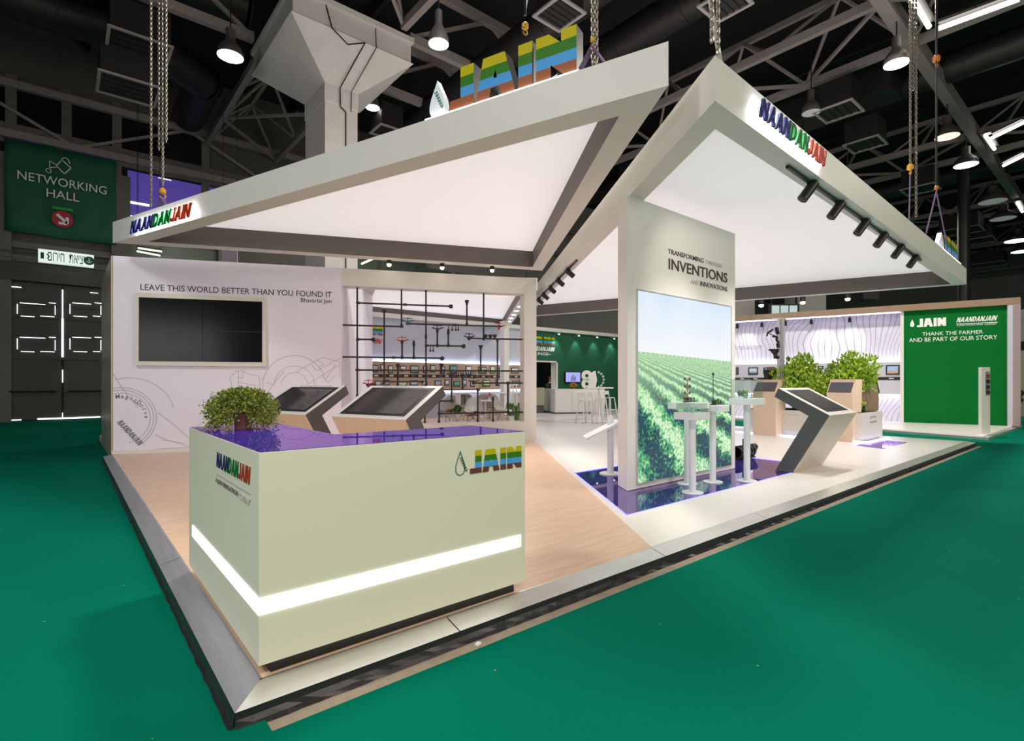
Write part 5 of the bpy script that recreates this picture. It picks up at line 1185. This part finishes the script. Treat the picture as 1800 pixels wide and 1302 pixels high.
MB().pbox(FP,e1,.1,e1+.18,4.0,-.35,.42).build('oak_pier',mat('mauve_pier',(.36,.27,.28),.4,noise=.05),fw); MB().pbox(FP,g1,.1,e1,4.0,-.02,.40).build('white_reveal',lil,fw)
MB().pbox(FP,tw,.1,g0,4.0,-.02,.30).build('white_divider',white,fw)
MB().pbox(FP,g0,.1,g1,4.0,-.018,.28).build('green_panel',greenf,fw)
MB().pbox(FP,0,1.07,tw,2.24,-.01,.12).build('gallery_band',lil,fw)
MB().pbox(FP,0,2.245,tw,2.29,.0,.10).build('light_strip',ledc,fw); MB().pbox(FP,0,1.01,tw,1.065,.0,.10).build('light_strip',ledc,fw); MB().pbox(FP,0,3.955,tw,3.995,.30,.36).build('light_strip',mat('soft_violet_led',(.8,.8,1),.5,emit=(.62,.6,1),es=3.5,noise=.001),fw)
zz=fa(1560,665)[1]; MB().pbox(FP,0,zz-.05,tw,zz+.05,.12,.14).build('belt',black,fw)
for x in [tw-.25-.5*i for i in range(16)]: MB().pbox(FP,x-.07,zz-.02,x+.07,zz+.02,.14,.145).build('belt_tile',bcl[0],fw)
def ft_(s,x0,x1,rx,y0,y1,bold=0,sh=0,m=wink,P=FP,off=.283): ptext(s,P,fa(x0,570)[0],fa(rx,y1)[1],fa(x1,570)[0],fa(rx,y0)[1],off,m,fw,bold=bold,shear=sh)
FG=Plane(tuple(FP.pt(0,0,.28))[:2],tuple(FP.pt(FP.L,0,.28))[:2])
def fg(x0,x1,rx,y0,y1): return FG.at(x0,570)[0],FG.at(rx,y1)[1],FG.at(x1,570)[0],FG.at(rx,y0)[1]
a0,z0,a1,z1=fg(1612,1663,1663,557.5,572.5); word4(FG,a0,z0,a1,z1,.004,.003,fw,mats=[wink]*5)
a0,z0,a1,z1=fg(1598,1609,1603,561,574.5); b=MB(); pts=drop_pts((a0+a1)/2,(z0+z1)/2,a1-a0,z1-z0,24)[:-1]; b.add([FG.pt(a,z,.004) for a,z in pts],[tuple(range(len(pts)))[::-1]]); b.build('drop_logo',wink,fw)
def fgt(s,x0,x1,rx,y0,y1,**k): a0,z0,a1,z1=fg(x0,x1,rx,y0,y1); ptext(s,FG,a0,z0,a1,z1,.004,wink,fw,**k)
a0,z0,a1,z1=fg(1681,1754,1754,554,563); word3(FG,a0,z0,a1,z1,.004,fw,mats=[wink]*3,sh=.35); fgt('A JAIN IRRIGATION',1681,1728,1728,568.5,571.5,bold=.01,shear=.2); fgt('COMPANY',1731,1752,1728,568.5,571.5,shear=.2)
a0,z0,a1,z1=fg(1681,1754,1754,565.5,566.5); MB().pbox(FG,a0,z0,a1,z1,.001,.004).build('rule_line',wink,fw)
fgt('THANK THE FARMER',1621,1728,1728,579.5,586); fgt('AND BE PART OF OUR STORY',1598,1753,1753,588.5,596)
ptext('RESOURCE TO ROOT',FP,fa(1250,610)[0],fa(1340,613)[1],fa(1340,610)[0],fa(1340,607)[1],.0,inkgrey,fw,bold=.0)
for i,(px,py) in enumerate(((1298,571),(1341,569),(1382,566.5),(1427,564),(1494,559.5))):
    a,_=fa(px,py); c=FP.pt(a,3.90,.22); t=thing('spotlight','%s black cylinder spotlight from the left under the far oak beam'%ORD[i],'spotlight',tuple(c),group='black spotlights on the contour wall'); MB().tube(c,c-Vector((FP.n.x*.03,FP.n.y*.03,.17)),.055,n=12).build('spot_head',black,t); MB().bar(c,c+Vector((0,0,.09)),.03).build('stem',black,t)
for px,pw_ in ((1312,34),(1446,38),(1496,34)):
    a,_=fa(px,600); spot('booth_wall_beam',tuple(FP.pt(a+.1,3.65,.75)),tuple(FP.pt(a,3.05,0)),pw_,(1,.96,.9),70,.9,.1)
pics=[(1325,652,17,13,3),(1347,652,8,12,4),(1413,649,12,8,1),(1443,646,10,6,0),(1533,653,13,11,2),(1569,650,24,17,4),(1297.5,652,4,13,4)]
for i,(px,py,w,h,pm) in enumerate(pics):
    a0,z0=FP.at(px-w/2,py+h/2);a1,z1=FP.at(px+w/2,py-h/2); t=thing('framed_picture','%s toned framed landscape print on the far contour wall, %s'%(tone[pm],['right of the glass case','behind the coffee machine','above the left shrub','above the middle shrub','right of the tallest shrub','largest one beside the green panel','cut off by the panel wall'][i]),'picture',tuple(FP.pt(a0,z0,.13)))
    MB().pbox(FP,a0,z0,a1,z1,.12,.15).build('frame',black,t); MB().pbox(FP,a0+.04,z0+.04,a1-.04,z1-.04,.15,.155).build('picture_sheet',PH[pm],t)
# totem
c=G(1733,763,.1); t=thing('white_totem','slim white totem with four small product windows at the corner of the far stand','totem',tuple(c))
TQ=Plane((c.x-.115*U[0],c.y-.115*V[0]),(c.x+.115*U[0],c.y+.115*V[0])); MB().pbox(TQ,0,.1,.23,1.92,-.10,0).build('body',white,t)
MB().pbox(TQ,.10,1.15,.215,1.80,.0,.006).build('recess',mat('totem_recess',(.25,.24,.27),.4,noise=.05),t)
for k,z in enumerate((1.24,1.38,1.53,1.68)): MB().pbox(TQ,.12,z-.05,.20,z+.05,.006,.03).build('product_part',[black,black,MATS['niche'] if 'niche' in MATS else black,mat('rust_part',(.25,.05,.03),.4,noise=.1)][k%4],t)
MB().pbox(TQ,-.03,.1,.26,.115,-.13,.03).build('base_plate',acry,t)
# ---- more of the hall seen between canopy and far booth
x,y=GY(1428,31); t=thing('concrete_column','grey concrete column far behind the contour wall','column',(x,y,0),kind='structure'); CQ=Plane((x-.8*U[0],y-.8*V[0]),(x+.8*U[0],y+.8*V[0])); MB().pbox(CQ,0,0,1.6,15,-1.6,0).build('shaft',stoneg,t)
x,y=GY(1305,30); t=thing('concrete_column','grey concrete column beside the panel wall edge, far away','column',(x,y,0),kind='structure'); CQ=Plane((x-.8*U[0],y-.8*V[0]),(x+.8*U[0],y+.8*V[0])); MB().pbox(CQ,0,0,1.5,15,-1.6,0).build('shaft',stoneg,t)
for i,(px,py) in enumerate(((1338,537),(1411,532),(1490,526))):
    x,y=GY(px,20.5); z=CZ-(py-HY)/F*20.5; t=thing('spotlight','%s warm glowing spotlight from the left, high over the contour wall'%ORD[i],'spotlight',(x,y,z)); c=Vector((x,y,z))
    b=MB(); b.lathe([(.001,-.06),(.06,-.05),(.09,.0),(.09,.03)],c,n=12); b.build('bulb',MATS['warm_bulb'],t,smooth=True); MB().tube(c+Vector((0,0,.03)),c+Vector((0,0,.28)),.10,n=12).build('spot_head',black,t); MB().tube(c+Vector((0,0,.28)),(c.x,c.y,15.4),.015,n=6).build('stem',black,t)
x,y=GY(1378,28); z=CZ+121/F*28; t=thing('upper_window','brightly lit upper window strip seen under the right canopy edge','window',(x,y,z)); 
WQ=Plane(GY(1355,28),GY(1402,28)); a=WQ.L
for k in range(3): MB().pbox(WQ,a*k/3+.04,CZ+118/F*28,a*(k+1)/3-.04,CZ+134/F*28,0,.05).build('pane',mat('lit_window_pane',(.5,.6,.6),.4,emit=(.6,.75,.78),es=.5,noise=.2,nscale=3),t)
MB().pbox(WQ,-.1,CZ+115/F*28,a+.1,CZ+137/F*28,-.08,-.01).build('frame',black,t)
for e_ in (.05,a-.05): MB().tube(WQ.pt(e_,CZ+137/F*28,-.04),WQ.pt(e_,15.4,-.04),.05,n=6).build('support_post',black,t)
x,y=GY(1532,24); z=CZ+145/F*24; t=thing('ceiling_projector','black projector rig hanging high beyond the right canopy','projector',(x,y,z)); PQ_=Plane(GY(1518,24),GY(1545,24)); MB().pbox(PQ_,0,z,PQ_.L,z+.45,-.6,0).build('housing',black,t); MB().pbox(PQ_,.1,z-.06,PQ_.L-.1,z,-.5,-.1).build('tray',black,t); MB().tube(PQ_.pt(.3,z+.45,-.3),PQ_.pt(.3,z+5,-.3),.04).build('stem',black,t)
x,y=GY(1694,27); t=thing('round_column','slim dark steel column behind the far booth','column',(x,y,0),kind='structure'); MB().tube((x,y,0),(x,y,15.3),.26,n=14).build('shaft',ductm,t)
# neighbour booth, far right
NQ=Plane(GY(1784,24),GY(1830,22)); t=thing('booth_wall_neighbour','cream neighbouring booth at the far right edge with a white name board','booth wall',tuple(NQ.pt(0,0)))
MB().pbox(NQ,0,0,NQ.L,2.9,-.1,0).build('cream_panel',mat('cream_panel',(.62,.52,.40),.6,noise=.05),t); MB().pbox(NQ,-.1,3.3,NQ.L,4.7,-.1,.02).build('name_board',mat('name_board',(.5,.5,.48),.5,noise=.02),t); MB().pbox(NQ,-.1,2.9,NQ.L,3.3,-.1,0).build('dark_rail',black,t)
ptext('Orj',NQ,.15,4.05,.75,4.45,.025,inkgrey,t)
x,y=GY(1792,20); t=thing('folding_table','small dark table at the far right edge','table',(x,y,0)); MB().box(x-.5,y-.3,.72,x+.6,y+.4,.76).build('tabletop',mat('rose_top',(.4,.3,.28),.5,noise=.1),t)
for dx,dy in ((-.4,-.2),(.5,-.2),(-.4,.3),(.5,.3)): MB().tube((x+dx,y+dy,0),(x+dx,y+dy,.72),.02,n=6).build('leg',black,t)
MB().lathe([(.1,0),(.12,.1),(.05,.2),(.15,.3),(.1,.45)],(x,y,.76),n=10).build('ornament',black,t)
# ================================================================ lounge furniture
shellm=mat('grey_shell_plastic',(.40,.37,.35),.35,noise=.02); legw=mat('beech_leg',(.50,.30,.16),.5,noise=.15,nscale=15)
def make_chair():
    t=thing('shell_chair','x','chair',(0,0,0)); s=[(.22,.44,.20),(.16,.455,.225),(.05,.43,.235),(-.06,.415,.24),(-.14,.43,.24),(-.20,.50,.235),(-.262,.60,.225),(-.26,.70,.205),(-.28,.79,.16),(-.29,.83,.10)]
    vs=[];fs=[];m=9
    for k,(y,z,w) in enumerate(s):
        for j in range(m):
            u=-1+2*j/(m-1); back=min(1,max(0,(k-2)/3)); lift=.07*u*u*(1-back)*(.6+.4*(k>1)); fwd=.13*u*u*back if k<8 else .07*u*u
            ex=.14*abs(u)**3*(1 if 3<=k<=5 else .3)*.5
            vs.append((u*w,y+fwd,z+lift+ex*(k<6)))
    for k in range(len(s)-1):
        for j in range(m-1): fs.append((k*m+j,k*m+j+1,(k+1)*m+j+1,(k+1)*m+j))
    b=MB(); b.add(vs,fs); o=b.build('shell',shellm,t,world=False,smooth=True); md=o.modifiers.new('s','SOLIDIFY'); md.thickness=.012
    md=o.modifiers.new('u','SUBSURF'); md.levels=1; md.render_levels=1
    for sx in (-1,1):
        for sy in (-1,1): MB().tube((sx*.12,sy*.10,.40),(sx*.235,sy*.21-.02,.0),.014,.009,n=8).build('leg',legw,t,world=False)
    b=MB(); 
    for sx,sy in ((-1,1),(1,1),(1,-1),(-1,-1)): b.tube((sx*.12,sy*.10,.39),(-sy*.18*1 if False else -sx*.17,sy*.15,.2),.005,n=5)
    b.tube((-.15,.12,.39),(.15,.12,.39),.008,n=6);b.tube((-.15,-.12,.39),(.15,-.12,.39),.008,n=6); b.build('wire_brace',black,t,world=False); return t
cs=[(832,756,.1,2.4,'grey shell chair turned side-on, nearest in the middle of the lounge'),(882,756,.1,-2.6,'grey shell chair with its back to the frame post, beside the orange flower'),(786,746,.1,1.9,'grey shell chair behind the corner of the near touch kiosk'),(824,737,.1,2.9,'grey shell chair just behind the side-on one'),(846,735,.1,-.2,'grey shell chair on the far side of the white table, facing the viewer'),(806,737,.1,2.2,'grey shell chair between the green fern and the white table'),(868,736,.1,-1.0,'grey shell chair at the far right of the white table')]
ch0=make_chair()
for i,(px,py,z,rz,lab) in enumerate(cs):
    t=ch0 if i==0 else copy_tree(ch0); p=G(px,py,z); t.location=p; t.rotation_euler=(0,0,rz); t.scale=(1.16,)*3; t['label']=lab; t['group']='shell chairs of the lounge'
c=G(853,740,.1); t=thing('lounge_table','round white table among the grey shell chairs','table',tuple(c)); MB().lathe([(.50,.73),(.50,.755)],c,n=32).build('tabletop',white,t); MB().tube(c+Vector((0,0,.02)),c+Vector((0,0,.73)),.035,n=12).build('stem',white,t); MB().lathe([(.26,0),(.26,.012),(.05,.03)],c,n=24).build('base_plate',white,t)
c=G(866,742,.1); c.z=.86; t=thing('flower','orange flower in a small glass on the white lounge table','flower',tuple(c)); b=MB()
fl=G(860,741,.1); t.location=(fl.x,fl.y,.856); ROOT[t]=Matrix.Translation((fl.x,fl.y,.856)); c=Vector((fl.x,fl.y,.856))
MB().lathe([(.025,0),(.03,.06),(.02,.12)],c,n=10).build('glass',acry,t); b.tube(c+Vector((0,0,.1)),c+Vector((0,0,.24)),.004,n=5)
for i in range(14): leaf(b,c+Vector((0,0,.22)),rnd()+Vector((0,0,.4)),.07,.4)
b.build('blossom',mat('orange_petals',(.55,.12,.05),.5,noise=.2),t)
c=G(800,740,.1); t=thing('potted_fern','dark green fern between the shell chairs','plant',tuple(c)); MB().lathe([(.10,0),(.14,.25),(.12,.25)],c,n=16).build('pot',white,t); b=MB()
for i in range(260): v=rnd(); v.z=abs(v.z); leaf(b,c+Vector((0,0,.25)),v+Vector((0,0,.6)),random.uniform(.2,.42),.12)
b.build('foliage',leaf3,t,kind='stuff')
# white planter boxes by the post
for (px,py,w,hh,n,zl,lab) in ((903,746,.55,.28,60,.50,'white planter box with upright grass beside the lounge canopy post'),(917,750,.35,.12,60,.42,'low dark bush in a white trough at the foot of the frame post')):
    c=G(px,py,.1); t=thing('planter_box',lab,'planter',tuple(c)); MB().box(c.x-w/2,c.y-.12,.1,c.x+w/2,c.y+.12,.1+hh).build('box',white,t); b=MB()
    for i in range(n): q=Vector((c.x+random.uniform(-w*.45,w*.45),c.y+random.uniform(-.1,.1),.1+hh)); leaf(b,q,Vector((random.uniform(-.25,.25),random.uniform(-.25,.25),1)),random.uniform(.25,zl),.045)
    b.build('foliage',leaf3,t,kind='stuff')
# white rack with rods
c0_=G(895,738,.1); t=thing('slatted_rack','white rack of upright rods behind the planter box','rack',tuple(c0_)); RQ=Plane((c0_.x,c0_.y),(c0_.x+.95*U[0]+.3,c0_.y+.95*V[0]+.3)); 
b0=RQ.at(895,700)[0]; b1=RQ.at(910,700)[0]
MB().pbox(RQ,b0-.02,1.38,b1+.02,1.43,-.03,.03).build('top_rail',white,t)
for px in (896,902,908): a=RQ.at(px,700)[0]; MB().pbox(RQ,a-.02,.1,a+.02,1.38,-.02,.02).build('rod',white,t)
# white side counter along the shelf wall
t=thing('side_counter','long white counter below the oak picture band','counter',(9,14.6,.1)); a0=BW.at(770,690)[0];a1=BW.at(878,690)[0]
MB().pbox(BW,a0,1.06,a1,1.11,1.0,1.5).build('worktop',white,t)
for a in (a0+.05,(a0+a1)/2,a1-.05): MB().pbox(BW,a-.03,.1,a+.03,1.06,1.05,1.45).build('leg',white,t)
# lounge reception counter
k0=G(957.7,723.5,.1);k1=G(975.5,727.2,.1);k2=G(1062.8,726.2,.1); bk=Vector((-V[0]*0+0.,.62,0))
t=thing('lounge_counter','white lounge counter with cupboard doors before the dark green wall','counter',tuple(k1)); kz=1.20
b=MB(); b.prism([(k0.x,k0.y),(k1.x,k1.y),(k2.x,k2.y),(k2.x,k2.y+.55),(k0.x+.1,k0.y+.6)],.16,kz); b.build('body',white,t); b=MB(); b.prism([(k0.x+.05,k0.y+.05),(k1.x+.02,k1.y+.06),(k2.x-.05,k2.y+.06),(k2.x-.05,k2.y+.5),(k0.x+.15,k0.y+.55)],.1,.16); b.build('plinth',darkgrey,t)
LCp=Plane((k1.x,k1.y),(k2.x,k2.y))
for f0,f1 in ((.01,.33),(.345,.66),(.675,.99)):
    dd=MB().pbox(LCp,LCp.L*f0,.2,LCp.L*f1,kz-.03,.002,.016).build('door',white,t); MB().tube(LCp.pt(LCp.L*(f1-.03),kz-.14,.016),LCp.pt(LCp.L*(f1-.03),kz-.14,.03),.02,n=8).build('knob',steel,dd)
t2=G(1007,706,.1); c=Vector((*GY(1008,24.2),kz)); t=thing('flower_bouquet','bouquet of orange and yellow flowers on the lounge counter','flowers',tuple(c)); MB().lathe([(.06,0),(.09,.12),(.07,.14)],c,n=12).build('vase',mat('rust_vase',(.3,.08,.03),.5,noise=.1),t); b=MB()
for i in range(160): v=rnd(); v.z=abs(v.z); leaf(b,c+Vector((0,0,.10))+v*.12,v,random.uniform(.06,.13),.5)
b.build('blossoms',foliage_mat('bouquet_petal',(.55,.12,.02),(.45,.5,.05)),t,kind='stuff')
# anniversary figure: an eight with a half gear
EQ=Plane(GY(1020,24.0),GY(1056,24.0)); za=kz; t=thing('number_sign','free-standing white figure eight with half a gear on the lounge counter','sign',tuple(EQ.pt(.3,za)))
def ring(P,a,z,ro,ri,o0,o1,t0=0,t1=360,n=24):
    b=MB(); vs=[];fs=[]
    for i in range(n+1):
        t_=math.radians(t0+(t1-t0)*i/n)
        for r in (ro,ri):
            for o in (o0,o1): vs.append(P.pt(a+r*math.cos(t_),z+r*math.sin(t_),o))
    for i in range(n): k=i*4;q=k+4; fs+=[(k,q,q+1,k+1),(k+2,k+3,q+3,q+2),(k+1,q+1,q+3,k+3),(k,k+2,q+2,q)]
    fs+=[(0,1,3,2),(n*4,n*4+2,n*4+3,n*4+1)]
    return b.add(vs,fs)
E8=EQ.at(1031,660)[0]; 
ring(EQ,E8,za+.60,.24,.08,0,.12).build('upper_ring',white,t); ring(EQ,E8,za+.23,.24,.08,0,.12).build('lower_ring',white,t)
ring(EQ,E8+.46,za+.42,.40,.0,.0,.10,100,260).build('half_disc',white,t); 
for k in range(7): an=math.radians(-75+k*25); b=MB(); b.tube(EQ.pt(E8+.46+.30*math.cos(an),za+.42+.34*math.sin(an),.05),EQ.pt(E8+.46+.30*math.cos(an),za+.42+.34*math.sin(an),.10),.055,n=8); b.build('leaf_tile',mat('pale_tile',(.35,.5,.42),.5,noise=.05),t)
# television
t=thing('television','wall television with a pale violet picture on the dark green wall','television',tuple(BW.pt(ba(1005,660)[0],ba(1005,672)[1],.05)))
a0,z1=ba(991.5,653.0);a1,_=ba(1018,653);z0=ba(1005,672.5)[1]; MB().pbox(BW,a0,z0,a1,z1,.02,.09).build('housing',black,t)
MB().pbox(BW,a0+.03,z0+.04,a1-.03,z1-.03,.09,.095).build('screen',mat('tv_picture',(.1,.1,.2),.3,emit=(.42,.45,.95),es=.9,noise=.05),t)
b=MB(); 
for k in range(5): x=a0+(a1-a0)*(.35+k*.07); b.pbox(BW,x,z0+.08,x+.035,z0+.28+.06*((k*7)%3),.095,.098)
b.build('picture_figures',mat('tv_figures',(.03,.03,.08),.4,noise=.05),t)
# bar table and stools
c=Vector((*GY(1053,19.3),.1)); t=thing('bar_table','tall white bar table before the lounge counter','table',tuple(c)); TQ2=Plane(GY(1031,19.3),GY(1076,19.3))
MB().pbox(TQ2,0,1.28,TQ2.L,1.33,-.35,.25).build('tabletop',white,t); MB().tube((c.x,c.y,.12),(c.x,c.y,1.28),.04,n=12).build('stem',white,t); MB().lathe([(.25,0),(.25,.015),(.05,.03)],c,n=20).build('base_plate',white,t)
def make_stool():
    t=thing('bar_stool','x','stool',(0,0,0)); H=.78
    MB().box(-.155,-.155,H-.03,.155,.155,H).build('seat',white,t,world=False,bevel=.01)
    for sx in (-1,1):
        for sy in (-1,1): MB().bar((sx*.13,sy*.13,H-.03),(sx*.21,sy*.21,0.012),.035,.03).build('leg',white,t,world=False); 
    b=MB()
    for sx in (-1,1):
        for sy in (-1,1): b.tube((sx*.21,sy*.21,0),(sx*.21,sy*.21,.02),.022,n=8)
    b.build('rubber_feet',black,t,world=False)
    b=MB(); r=.18
    for p,q in (((-r,-r),(r,-r)),((r,-r),(r,r)),((r,r),(-r,r)),((-r,r),(-r,-r))): b.bar((p[0],p[1],.28),(q[0],q[1],.28),.02)
    b.build('foot_rail',white,t,world=False)
    b=MB(); b.bar((-.14,.15,H),(-.13,.19,H+.26),.025); b.bar((.14,.15,H),(.13,.19,H+.26),.025); b.box(-.14,.17,H+.12,.14,.19,H+.27); b.build('backrest',white,t,world=False); return t
s0=make_stool(); ss=[(1027,743.5,.5,'leftmost white metal bar stool under the bar table'),(1045,743,.9,'second white bar stool from the left, with its backrest towards the counter'),(1056,738,.4,'white bar stool right of centre, under the bar table'),(1072,731.5,.7,'farthest white bar stool, beside the panel wall')]
for i,(px,py,rz,lab) in enumerate(ss):
    t=s0 if i==0 else copy_tree(s0); p=G(px,py,.1); t.location=p; t.rotation_euler=(0,0,rz-.7); t['label']=lab; t['group']='white bar stools'
# olive cabinet in the doorway
k=G(946,712,0); PQ2=Plane(GY(942,24.2),GY(957,24.2)); t=thing('olive_cabinet','pale olive cabinet beside the dark doorway','cabinet',tuple(PQ2.pt(0,.1))); MB().pbox(PQ2,0,.45,PQ2.L,1.26,-.4,0).build('body',mat('olive_laminate',(.36,.36,.25),.5,noise=.03),t); MB().pbox(PQ2,.02,.1,PQ2.L-.02,.45,-.35,-.04).build('plinth',darkgrey,t)
# person behind the counter, seen from the chest up
x,y=GY(966,25.6); t=thing('person','person with red-brown hair and dark jacket, standing behind the lounge counter','person',(x,y,.0))
def skin_body(name,m,verts,edges,rad,root,parent,loc):
    me=bpy.data.meshes.new(name); me.from_pydata(verts,edges,[]); me.materials.append(m); o=bpy.data.objects.new(name,me); COL.objects.link(o); o.parent=parent
    md=o.modifiers.new('skin','SKIN'); md.use_smooth_shade=True
    for i,r in enumerate(rad): me.skin_vertices[0].data[i].radius=(r,r*.8); me.skin_vertices[0].data[i].use_root=(i==root)
    s=o.modifiers.new('sub','SUBSURF'); s.levels=2; s.render_levels=2; return o
vb=[(0,0,.95),(0,0,1.15),(0,0,1.36),(0,-.02,1.47),(0,-.05,1.56),(-.19,0,1.40),(-.25,-.03,1.14),(-.17,-.20,1.02),(.19,0,1.40),(.25,-.03,1.14),(.17,-.20,1.02),(-.10,0,.88),(-.11,0,.48),(-.11,0,.09),(-.11,-.14,.05),(.10,0,.88),(.11,0,.48),(.11,0,.09),(.11,-.14,.05)]
eb=[(0,1),(1,2),(2,3),(3,4),(2,5),(5,6),(6,7),(2,8),(8,9),(9,10),(0,11),(11,12),(12,13),(13,14),(0,15),(15,16),(16,17),(17,18)]
skin_body('jacket_and_body',mat('dark_jacket',(.02,.022,.03),.7,noise=.2,nscale=20),vb,eb,[.15,.14,.16,.06,.055,.075,.05,.035,.075,.05,.035,.10,.07,.05,.045,.10,.07,.05,.045],0,t,None)
skm=mat('skin',(.50,.27,.19),.5,noise=.05)
b=MB(); b.lathe([(.02,-.13),(.06,-.11),(.078,-.05),(.085,.02),(.07,.09),(.03,.12)],(0,-.08,1.66),n=16); b.lathe([(.012,-.02),(.018,0),(.005,.03)],(0,-.165,1.65),n=8); b.build('head',skm,t,world=False,smooth=True)
b=MB(); b.lathe([(.10,-.02),(.105,.04),(.085,.11),(.04,.145)],(0,-.06,1.66),n=16); b.build('hair',mat('red_brown_hair',(.16,.05,.02),.7,noise=.3,nscale=40),t,world=False,smooth=True)
b=MB(); b.lathe([(.085,0),(.07,.04)],(0,-.04,1.47),n=14); b.build('collar',wink,t,world=False)
b=MB(); 
for s in (-1,1): b.lathe([(.008,-.008),(.011,0),(.008,.008)],(s*.03,-.158,1.675),n=8)
b.build('eyes',black,t,world=False)
for s in (-1,1):
    b=MB(); c=Vector((s*.17,-.23,1.01)); b.box(c.x-.035,c.y-.07,c.z-.012,c.x+.035,c.y+.02,c.z+.012)
    for k in range(4): q=Vector((c.x-.028+k*.019,c.y-.07,c.z)); b.tube(q,q+Vector((0,-.05-.008*(k in(1,2)),-.005)),.009,.007,n=6); b.tube(q+Vector((0,-.05,-.005)),q+Vector((0,-.075,-.025)),.007,.006,n=6)
    q=Vector((c.x-s*.035,c.y-.01,c.z)); b.tube(q,q+Vector((-s*.035,-.04,-.005)),.011,.008,n=6); b.build('hand',skm,t,world=False)
# objects glimpsed between the two canopies: banner frames and lit strips over the lilac wall
for (x0,y0,x1,y1,Y,m,lab,nm) in ((538,449,574,468,20,mat('violet_lit_cloth',(.10,.07,.35),.6,emit=(.25,.18,.8),es=.5,noise=.1),'violet lit banner seen through the gap above the lilac wall','lit_banner'),(390,436,417,462,20.5,mat('pale_banner',(.45,.38,.45),.6,noise=.3,nscale=3),'pale patterned banner in the gap at the left canopy','lit_banner')):
    q=Plane(GY(x0,Y),GY(x1,Y)); zt=CZ-(y0-12-HY)/F*Y; zb=CZ-(y1+20-HY)/F*Y; t=thing(nm,lab,'banner',tuple(q.pt(0,zb))); MB().pbox(q,0,zb,q.L,zt,-.05,0).build('panel',m,t); MB().pbox(q,-.03,zt,q.L+.03,zt+.06,-.06,.01).build('top_rail',black,t)
    for e_ in (.03,q.L-.03): MB().tube(q.pt(e_,zt+.06,-.03),q.pt(e_,15.4,-.03),.01,n=5).build('hanging_wire',black,t)
for (px0,py0,px1,py1,lab) in ((243,436,284,442,'upper pale light bar seen in the gap above the lilac wall at left'),(241,441.5,281,449,'lower pale light bar seen in the gap above the lilac wall at left'),(635,464,655,455,'short light bar seen in the gap above the frame beam')):
    Y=22; p=Vector((*GY(px0,Y),CZ-(py0-HY)/F*Y)); q=Vector((*GY(px1,Y),CZ-(py1-HY)/F*Y)); t=thing('light_bar',lab,'lamp',tuple(p)); MB().bar(p,q,.06).build('tube',mat('pale_light_bar',(1,1,.8),.4,emit=(.9,1,.65),es=2.0,noise=.001),t); MB().bar(p+Vector((0,0,.07)),q+Vector((0,0,.07)),.12,.04).build('reflector',reflm,t)
    for e_ in (p,q): MB().tube(e_+Vector((0,0,.08)),(e_.x,e_.y,15.4),.01,n=5).build('hanging_wire',black,t)
